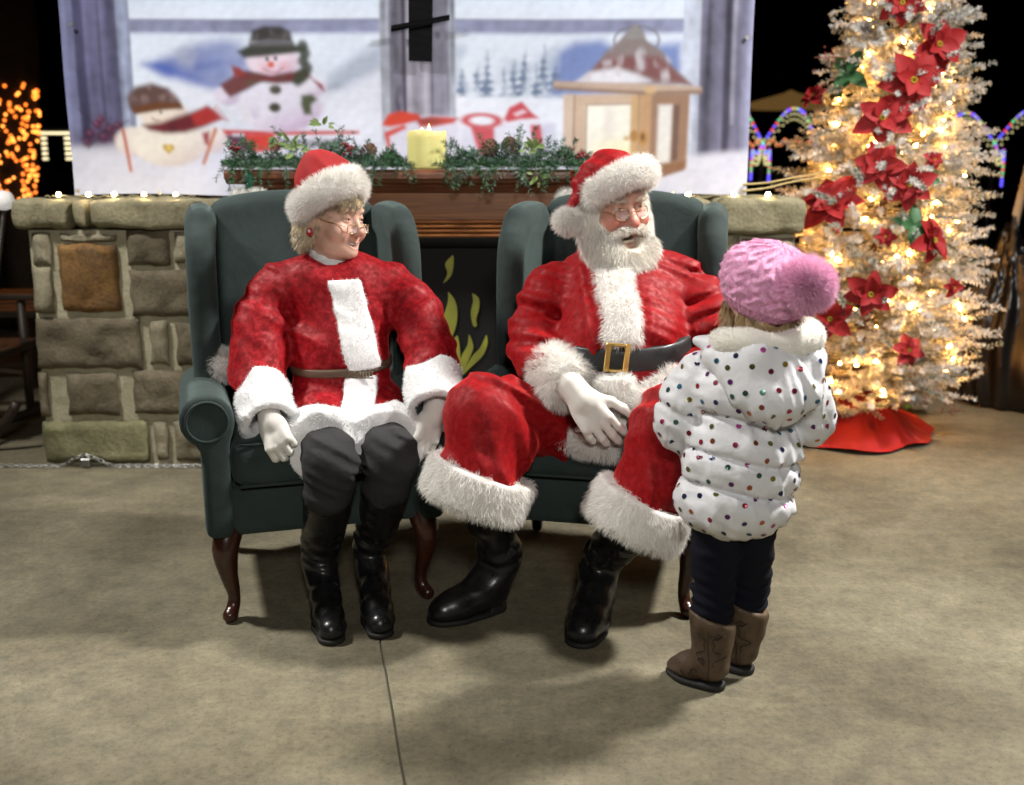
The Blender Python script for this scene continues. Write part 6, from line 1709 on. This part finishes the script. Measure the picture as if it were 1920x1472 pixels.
    # hem band
    band = inter(.008, off(su(.05, cap(hipR + [0, .02, .01], kkR, .1, .088), cap(hipL + [0, .02, .01], kkL, .1, .086)), .019), lambda P: -P[:, 1] + 2.852 + .06 * np.clip((P[:, 0] + .52) / .2, 0, 1), lambda P: P[:, 1] - 2.925 - .06 * np.clip((P[:, 0] + .52) / .2, 0, 1))
    band = disp(band, folds(121, (1, .5, .2), 16, .004, .5))
    plush('hem_band', band, (-.46, 2.9, .5), (.28, .16, .2), .005, p, 9000)
    # belt
    be = inter(.003, off(torso, .002), slabf(bp, bn, .012))
    b, _, _ = sdf_put('belt', be, (-.5, 3.12, bp[2]), (.26, .22, .1), .0042, mat('woven belt', (.1, .06, .035), .6), p)
    bk = W(680, 703, 2.95)
    while be(np.array([bk], f32))[0] > .003 and bk[1] < 3.3: bk = W(680, 703, bk[1] + .003)
    q = MB()
    for i in range(7): q.box(bk + [(i - 3) * .0085, -.003 + .0009 * (i - 3) ** 2 * .3, .002 * (i - 3) * .5], (.0036, .0025, .0095 - .0008 * abs(i - 3)), None, .001)
    q.box(bk + [0, 0, .009], (.031, .002, .0016)); q.box(bk + [0, 0, -.009], (.031, .002, .0016))
    q.build('buckle', mat('pewter buckle', (.42, .36, .28), .3, metal=1), b)
    # turned back plush cuffs
    for a, b_, r, sd in ((eR * .42 + wR * .58 + [-.004, 0, .008], wR + [.01, -.035, -.018], .074, 131), (eL * .42 + wL * .58, wL + [0, -.03, -.012], .081, 132)):
        axv = b_ - a; L = np.linalg.norm(axv); axv /= L
        f = inter(.01, cap(a - axv * .03, b_ + axv * .03, r, r * 1.04), slabf((a + b_) / 2, axv, L * .5 + .02))
        f = disp(f, folds(sd, (.6, .6, 1), 13, .006, .5))
        f = sub(.005, f, cap((a + b_) / 2 + axv * .02, b_ + axv * .2, r * .72, r * .85))
        plush('cuff', f, (a + b_) / 2, .19, .0055, p, 6500)
    # gloves
    g0 = W(506, 782, 2.875)
    gf, gc = hand_f(g0, W(536, 862, 2.82) - W(505, 775, 2.9), (-.3, -.75, .6), 1, (.85, .9, .95, .95), 1.0, (.5, .7), .02)
    gf = su(.015, gf, cap(wR, g0 + [.004, -.01, -.01], .034, .03))
    sdf_put('glove', gf, gc, .17, .0036, M['glove'], p)
    g0 = wL + [-.004, -.025, -.02]
    gf, gc = hand_f(g0, W(792, 868, 2.9) - W(822, 762, 2.95), (.6, -.75, .1), 1, (.22, .26, .3, .32), 1.0, (.25, .5), .02)
    gf = su(.015, gf, cap(wL, g0 + [0, -.012, -.015], .036, .03))
    sdf_put('glove', gf, gc, .18, .0036, M['glove'], p)
    # trousers: only the knees show between coat and boots
    tr = su(.02, cap(hipR, knR, .075, .073), cap(hipL, knL, .075, .072), cap(knR, knR * .75 + anR * .25 + [0, -.008, 0], .073, .07), cap(knL, knL * .75 + anL * .25 + [0, -.008, 0], .072, .068))
    tr = disp(tr, addf(folds(141, (.5, .3, 1), 30, .0055, .18)))
    sdf_put('trousers', tr, (-.45, 2.93, .49), (.26, .32, .2), .0062, M['denim_black'], p)
    # tall boots
    for hl, to, an, kn, sd in ((heelR, toeR, anR, knR, 151), (heelL, toeL, anL, knL, 152)):
        topc = kn * .78 + an * .22
        boot(p, hl, to, [an + [0, .012, .04], an * .5 + kn * .5 + [0, .022, 0], topc + [0, .008, 0]], [.046, .05, .064, .068], M['boot_black'], M['sole'], (topc + [0, 0, .01], np.array([0, -.15, 1.0])), .041, .034, sd, .005)
    # hair
    def L_(f): return xf(f, hc, hR, hs)
    hb = su(.02, ell((0, .03, .02), (.084, .092, .09)), ell((-.066, .045, -.045), (.024, .036, .05)), ell((.066, .045, -.045), (.024, .036, .05)), ell((0, .08, -.055), (.056, .03, .055)), ell((-.02, -.07, .062), (.06, .028, .03)))
    hb = su(.012, hb, ell((-.022, -.078, .052), (.056, .024, .022), Ry(.3)))
    hb = sub(.01, hb, ell((0, -.125, -.03), (.12, .072, .062)), ell((-.09, -.045, -.02), (.04, .045, .05)), ell((.09, -.045, -.02), (.04, .045, .05)), cap((0, .02, -.14), (0, .02, -.05), .06))
    def hcol(V): 
        n_ = noise3(5, 150, 2)(V)[:, None]; return np.clip(np.array([.54, .46, .31]) * (1 + .35 * n_), 0, 1)
    cmb = lambda P: np.where((((P - hc) @ hR)[:, 1] < -.03)[:, None], hR @ np.array([-1.0, -.1, -.35]), hR @ np.array([-.1, .1, -1.3])) * 1.1
    furry('hair', L_(hb), hc, .2, .005, p, 12000, .028, cmb, .0014, HAIR, .2, .1, 161, col=hcol, clump=30)
    # earring
    ep = T((-.092, .006, -.046)); e = empty('x', ep) if False else None
    q = MB().lathe([(.0005, -.004), (.011, -.003), (.013, 0), (.011, .003), (.0005, .004)], ep, 14, hR @ Ry(math.pi / 2))
    er = q.build('earring', mat('earring red', (.45, .02, .03), .3), p, True)
    MB().lathe([(.0005, 0), (.006, .001), (.0005, .004)], ep - hR @ np.array([.004, .001, -.003]), 8, hR @ Ry(-math.pi / 2)).build('white_bead', M['plush'], er, True)
    spectacles(p, hc, hR, hs, -.026, -.112, .0195, .0125, True, .004, True)
    # hat
    rc = W(616, 370, 3.17)
    n = Rz(math.radians(60)) @ Rx(math.radians(-30)) @ np.array([-.02, 0, 1.0]); n /= np.linalg.norm(n)
    B = align(n, hR[:, 0])
    def ring(P):
        q_ = (P - rc.astype(f32)) @ B.astype(f32)
        d = np.sqrt(q_[:, 0] ** 2 + (q_[:, 1] / 1.14) ** 2) - .084
        return (np.sqrt(d * d + (q_[:, 2] / 1.7) ** 2) - .023) * .8
    tip = [rc + n * .05, W(594, 330, 3.18), W(592, 308, 3.17), W(615, 308, 3.2), W(640, 318, 3.24)]
    crown = su(.025, cap(rc + n * .0, rc + n * .04, .086, .074), pathcap(tip[:3], [.070, .054, .031], 6), pathcap(tip[2:], [.031, .03, .028], 6))
    crown = inter(.006, crown, half(rc - n * .004, -n))
    cr = disp(crown, folds(171, (1, .2, .6), 17, .008, .25))
    hat, _, _ = sdf_put('hat', cr, rc + [0, .02, .04], .2, .005, M['felt_red'], p)
    furry('fur_band', ring, rc, .19, .006, hat, 16000, .021, (0, 0, 0), seed=172, droop=.1)
    pc = W(416, 684, 3.1); furry('pompom', disp(ell(pc, (.042, .036, .044)), lambda P: .005 * noise3(3, 40)(P)), pc, .08, .006, hat, 5600, .022, (0, 0, -.1), seed=173)
    tl = pathcap([W(590, 410, 3.3), W(592, 500, 3.38), W(555, 600, 3.37), W(480, 665, 3.24), W(432, 682, 3.12)], [.04, .035, .03, .018, .012], 14)
    sdf_put('hat_tail', tl, W(510, 545, 3.27), (.22, .2, .32), .008, M['felt_red'], hat)
build_woman()

# ================================================================== THE CHILD
def build_child():
    root = np.array([.53, 2.46, 0])
    p = empty('person', root, 'standing child seen from behind in spotted white puffer jacket and pink knit hat', 'person')
    yaw = math.radians(152)          # looks at the bearded man
    hs = .84
    hR = Rz(math.radians(200)) @ Rx(math.radians(-10))
    hc = W(1432, 552, 2.45)
    T = lambda q: hc + hR @ (np.asarray(q, float) * hs)
    neck = W(1430, 640, 2.47)
    chest, waist, hip = W(1402, 740, 2.46), W(1385, 880, 2.46), W(1375, 985, 2.46)
    sL, sR = W(1318, 708, 2.50), W(1494, 703, 2.44)
    eL, eR = W(1280, 798, 2.52), W(1524, 795, 2.50)
    wL, wR = W(1312, 790, 2.62), W(1480, 770, 2.62)
    h1, t1 = G(1372, 1302), G(1252, 1258)
    h2, t2 = G(1424, 1272), G(1318, 1228)
    a1, a2 = h1 * .68 + t1 * .32 + [0, 0, .07], h2 * .68 + t2 * .32 + [0, 0, .07]
    k1, k2 = W(1338, 1085, 2.47), W(1404, 1080, 2.53)
    p1, p2 = W(1345, 985, 2.46), W(1410, 985, 2.48)
    handL, hcL = hand_f(wL, (-.05, .5, .35), (-.4, .3, -.6), 1, .6, .62)
    handR, hcR = hand_f(wR, (-.4, .4, .3), (.4, .3, -.6), -1, .6, .62)
    limbs = [cap(T((0, .02, -.06)), neck - [0, 0, .05], .036, .045), ell(chest, (.085, .065, .1)), ell(waist, (.08, .062, .12)), cap(p1 + [.02, 0, .02], p2 + [-.02, 0, .02], .04), cap(chest + [0, 0, .06], sL, .04, .034), cap(chest + [0, 0, .06], sR, .04, .034),
             cap(sL, eL, .03, .026), cap(eL, wL, .026, .018), cap(sR, eR, .03, .026), cap(eR, wR, .026, .018), cap(p1, k1, .042, .034), cap(k1, a1, .03, .02), cap(p2, k2, .042, .034), cap(k2, a2, .03, .02), cap(a1, h1 * .4 + t1 * .6 + [0, 0, .032], .017, .013), cap(a2, h2 * .4 + t2 * .6 + [0, 0, .032], .017, .013), handL, handR]
    body_mesh(p, 'child', hc, hR, hs, limbs, .005, (.2, 2.2, 0), (.95, 2.85, 1.15))
    eyes(p, hc, hR, hs)
    # jeans with bunched folds
    je = su(.012, pathcap([p1, k1, a1 * .45 + k1 * .55, a1 * .75 + k1 * .25], [.06, .054, .046, .03], 8), pathcap([p2, k2, a2 * .45 + k2 * .55, a2 * .75 + k2 * .25], [.06, .054, .046, .03], 8))
    je = disp(je, addf(lambda P: .0035 * np.sin(P[:, 2] * 210 + 9 * P[:, 0] + 2.2 * np.sin(P[:, 0] * 40 + P[:, 1] * 31)) * np.clip((.34 - P[:, 2]) / .12, .15, 1), folds(201, (.3, .2, 1), 22, .004, .4)))
    sdf_put('jeans', je, (.53, 2.5, .26), (.18, .2, .28), .005, M['denim_navy'], p)
    # western boots, wide scalloped tops
    for h_, t_, a_, k_, sd in ((h1, t1, a1, k1, 211), (h2, t2, a2, k2, 212)):
        sh = [a_ + [.0, .0, .03], a_ * .6 + k_ * .4 + [.002, 0, -.02], np.array([a_[0] * .55 + k_[0] * .45, a_[1] * .55 + k_[1] * .45, .205])]
        topn = np.array([.55, -.12, 1.0]) * [-1, 1, 1]
        bt, bf = boot(p, h_, t_, sh, [.036, .04, .05, .058], M['boot_brown'], M['sole'], (np.array([sh[2][0], sh[2][1], .186]), np.array([.32, .0, 1.0])), .034, .026, sd, .002, pointy=True, heel_h=.019)
        # stitched scrolls
        d = t_ - h_; d[2] = 0; d /= np.linalg.norm(d); sdv = np.cross(d, [0, 0, 1.0]); sdv = sdv if sdv[1] < 0 else -sdv
        ST = mat('stitching', (.028, .015, .008), .7)
        def onboot(u, z, side):
            q = h_ + d * u + [0, 0, z] + side * .13
            for _ in range(60):
                dd = float(bf(np.array([q], f32))[0])
                if dd < .0012: return q
                q = q - side * max(dd * .7, .0006)
            return None
        def stitch(pts):
            pts = [q for q in pts if q is not None]
            if len(pts) > 5: put('stitching', *tube_geo(np.array(pts), .0013, 5), ST, bt)
        for side in (sdv,):
            for u0, fl_ in ((.028, 1), (.062, -1)):
                pts = [onboot(u0 + fl_ * (.010 * math.sin(t * 4.4) + .006 * math.cos(t * 9)), .115 + .042 * t, side) for t in np.linspace(-1, 1, 26)]
                stitch(pts)
            for cu, cz in ((.028, .152), (.062, .085)):
                pts = [onboot(cu + r_ * math.cos(a_), cz + r_ * math.sin(a_), side) for a_, r_ in zip(np.linspace(0, 8.5, 22), np.linspace(.011, .002, 22))]
                stitch(pts)
            stitch([onboot(.045 + .002 * math.sin(z_ * 60), z_, side) for z_ in np.linspace(.03, .165, 22)])
            pts = [onboot(.075 + .05 * t, .05 + .012 * math.sin(t * 7) - .018 * t, side) for t in np.linspace(0, 1, 22)]
            stitch(pts)
    # ---- puffer jacket
    ax = neck - hip
    tor = su(.05, ell(W(1408, 735, 2.46), (.134, .11, .1)), ell(W(1393, 850, 2.46), (.138, .115, .1)), ell(W(1378, 930, 2.46), (.142, .118, .1)))
    tor = inter(.03, tor, half(W(1368, 1010, 2.46), (.05, 0, -1)))
    slv = su(.03, pathcap([sL, (sL + eL) / 2 + [-.012, 0, .0], eL, eL * .4 + wL * .6], [.064, .069, .066, .052], 8))
    srv = su(.03, pathcap([sR, (sR + eR) / 2 + [.006, 0, 0], eR, eR * .4 + wR * .6], [.054, .055, .052, .046], 8))
    up = np.array([.12, 0, 1.0]); up /= np.linalg.norm(up)
    zq = [W(1380, q, 2.36) @ up for q in (705, 795, 868, 930)]
    def quilt(P):
        h_ = P @ up.astype(f32) + .006 * np.sin(P[:, 0] * 23)
        o = np.zeros(len(P), f32)
        d = np.min(np.stack([np.abs(h_ - z) for z in zq]), 0)
        return -.013 * np.exp(-(d / .008) ** 2) + .006 * np.clip(d / .04, 0, 1)
    qs = lambda P: -.010 * np.exp(-((np.abs(((P - eL.astype(f32)) @ ((sL - eL) / np.linalg.norm(sL - eL)).astype(f32)) - .045)) / .009) ** 2)
    wr = addf(lambda P: folds(223, (1, .3, .1), 70, .003, .25)(P) * np.exp(-(np.min(np.stack([np.abs(P @ up.astype(f32) - z) for z in zq]), 0) / .022) ** 2), folds(221, (1, .3, .25), 26, .0045, .35), folds(222, (.4, .2, 1), 40, .0028, .3))
    ja = su(.016, disp(tor, quilt), disp(slv, qs), srv)
    ja = inter(.012, disp(ja, wr), half(W(1368, 1009, 2.46), (.05, 0, -1)))
    MJ = mat('white nylon', (.74, .75, .78), .5, sheen=.2, spec=.4); bump(MJ, tex_noise(MJ, 45, 4, dist=.8), .3, .006)
    jk, Vj, Fj = sdf_put('jacket', ja, (.53, 2.48, .58), (.33, .26, .32), .0056, MJ, p)
    # hood hanging down the back, fleece lined
    hd = su(.04, ell(W(1442, 705, 2.375), (.115, .048, .06)), ell(W(1455, 745, 2.35), (.1, .04, .055)), cap(W(1455, 760, 2.35), W(1462, 786, 2.355), .05, .02), cap(W(1345, 668, 2.42), W(1420, 665, 2.38), .036, .045), cap(W(1420, 665, 2.38), W(1518, 672, 2.40), .045, .036))
    hd = sub(.02, hd, ell(W(1432, 628, 2.43), (.115, .09, .045)))
    hd = disp(hd, addf(folds(231, (1, .2, .2), 28, .004, .35)))
    ho, Vh, Fh = sdf_put('hood', hd, W(1445, 715, 2.4), (.22, .16, .18), .0052, MJ, p)
    flp = inter(.006, su(.02, cap(W(1312, 636, 2.47), W(1345, 650, 2.44), .018, .026), cap(W(1345, 650, 2.44), W(1360, 680, 2.42), .026, .02)), half(W(1330, 628, 2.46), (-.2, 0, 1)))
    sdf_put('hood_flap', flp, W(1335, 650, 2.45), .1, .005, MJ, p)
    fl = pathcap([W(1352, 645, 2.47), W(1362, 640, 2.40), W(1400, 645, 2.375), W(1445, 652, 2.37), W(1490, 645, 2.38), W(1520, 632, 2.42), W(1510, 622, 2.49)], [.028, .031, .03, .027, .031, .033, .03], 22, .01)
    fl = disp(fl, addf(folds(241, (1, .1, .4), 14, .006, .5)))
    FLC = mat('fleece', (.8, .78, .7), .9, sheen=.4); bump(FLC, tex_noise(FLC, 220, 4), .4, .003)
    V, F = sdf_mesh(fl, W(1435, 640, 2.43) - .2, W(1435, 640, 2.43) + .2, .005); V = relax(V, F, 1)
    put('fleece_lining', *join((V, F), strands(V, F, 2600, .006, .0015, seed=242)), FLC, p)
    # foil dots printed on the cloth
    FO = mat('foil dots', (.5, .5, .5), .25, metal=.35); link(FO, vcol(FO), 'Base Color')
    rng = np.random.RandomState(31)
    pal = np.array([[.02, .025, .09], [.02, .025, .08], [.2, .015, .05], [.25, .02, .035], [.03, .12, .2], [.1, .02, .12], [.22, .16, .03], [.04, .1, .08], [.45, .06, .3], [.3, .08, .03], [.1, .11, .03]])
    P, N = [], []
    for V_, F_ in ((Vj, Fj), (Vh, Fh)):
        a, b = surf_sample(V_, F_, 16000, rng)
        o = hd if V_ is Vj else ja
        k = o(a.astype(f32)) > .004; P.append(a[k]); N.append(b[k])
    P, N = np.concatenate(P), np.concatenate(N)
    pick = []
    cell = {}
    md = .0325
    for i in range(len(P)):
        key = tuple((P[i] // md).astype(int)); ok = True
        for dx in (-1, 0, 1):
            for dy in (-1, 0, 1):
                for dz in (-1, 0, 1):
                    for j in cell.get((key[0] + dx, key[1] + dy, key[2] + dz), ()):
                        if ((P[i] - P[j]) ** 2).sum() < md * md: ok = False
        if ok: pick.append(i); cell.setdefault(key, []).append(i)
    ang = np.linspace(0, 2 * np.pi, 12, endpoint=False); Fd = []; K = len(pick); Pk, Nk = P[pick], N[pick]
    Vd = np.zeros((K, 13, 3)); Cd = np.zeros((K, 13, 3))
    for i in range(K):
        B = align(Nk[i]); Vd[i, :12] = Pk[i] + .0066 * (np.outer(np.cos(ang), B[:, 0]) + np.outer(np.sin(ang), B[:, 1])); Vd[i, 12] = Pk[i]
        Cd[i] = pal[rng.randint(len(pal))] * rng.uniform(.7, 1.5); Fd += [(13 * i + j, 13 * i + (j + 1) % 12, 13 * i + 12) for j in range(12)]
    N13 = np.repeat(Nk, 13, 0); Q = Vd.reshape(-1, 3); lift = np.tile(np.r_[np.full(12, .0009), .0014], K)
    for _ in range(3):
        d_ = np.minimum(ja(Q.astype(f32)), hd(Q.astype(f32))); Q = Q - N13 * np.clip(d_ - lift, -.004, .004)[:, None]
    Vd, Cd = [Q], [Cd.reshape(-1, 3)]
    put('foil_dots', np.concatenate(Vd), np.array(Fd), FO, jk, smooth=False, col=np.concatenate(Cd), kind='stuff')
    # ---- knit hat
    hn = np.array([.28, -.25, .92]); hn /= np.linalg.norm(hn)
    hc2 = W(1440, 530, 2.44); B = align(hn, (1, 0, 0))
    def knit(P):
        q = (P - hc2.astype(f32)) @ B.astype(f32)
        a = np.arctan2(q[:, 1], q[:, 0]); z = q[:, 2]
        n = 14.0; ph = a * n / (2 * np.pi) * 2 * np.pi
        cab = np.abs(np.sin(a * 7 + .75 * np.sin(z * 120)))
        twist = .0068 * cab + .0032 * np.sin(z * 240 + 2 * np.sin(a * 14)) * np.clip(cab * 1.4 - .3, 0, 1)
        rib = .0036 * np.sin(a * 44)
        return np.where(z < -.046, rib, twist)
    hf = su(.03, ell(hc2 + hn * .012, (.108, .106, .074), B), ell(hc2 - hn * .038, (.09, .09, .05), B))
    hf = inter(.008, hf, half(hc2 - hn * .074, -hn))
    PK = mat('pink knit', (.75, .33, .54), .85, sheen=.35, sheen_t=(1, .8, .9))
    _a = tex_noise(PK, 180, 3); link(PK, ramp(PK, _a, [(.3, (.62, .25, .44)), (.7, (.84, .44, .65))]), 'Base Color'); bump(PK, _a, .5, .003)
    V, F = sdf_mesh(disp(hf, knit), hc2 - .16, hc2 + .16, .0034)
    SV, SF = strands(V, F, 9000, .006, .0008, seed=251, jit=.8)
    ht = put('hat', *join((V, F), (SV, SF)), PK, p)
    pc = W(1512, 535, 2.345)
    PM = mat('pink pompom', (.9, .55, .74), .8, sheen=.3, sheen_t=(1, .8, .9)); translucent(PM, (.9, .5, .7), .25)
    furry('pompom', sph(pc, .046), pc, .1, .006, ht, 17000, .027, (0, 0, 0), .0015, PM, .3, .05, 252, clump=0)
    # hair below the hat
    hb = su(.01, pathcap([W(1372, 560, 2.5), W(1368, 600, 2.49), W(1374, 640, 2.47)], [.016, .017, .012], 6), pathcap([W(1400, 590, 2.42), W(1430, 615, 2.41), W(1440, 640, 2.42)], [.02, .025, .02], 6), pathcap([W(1480, 590, 2.42), W(1470, 630, 2.42), W(1466, 645, 2.43)], [.02, .02, .014], 5))
    furry('hair', hb, W(1420, 605, 2.45), .16, .005, p, 3200, .03, (0, 0, -1.6), .0015, HAIR, .2, .2, 261, col=lambda V: np.clip(np.array([.36, .25, .12]) * (1 + .35 * noise3(5, 150, 2)(V)[:, None]), 0, 1), clump=30)
build_child()
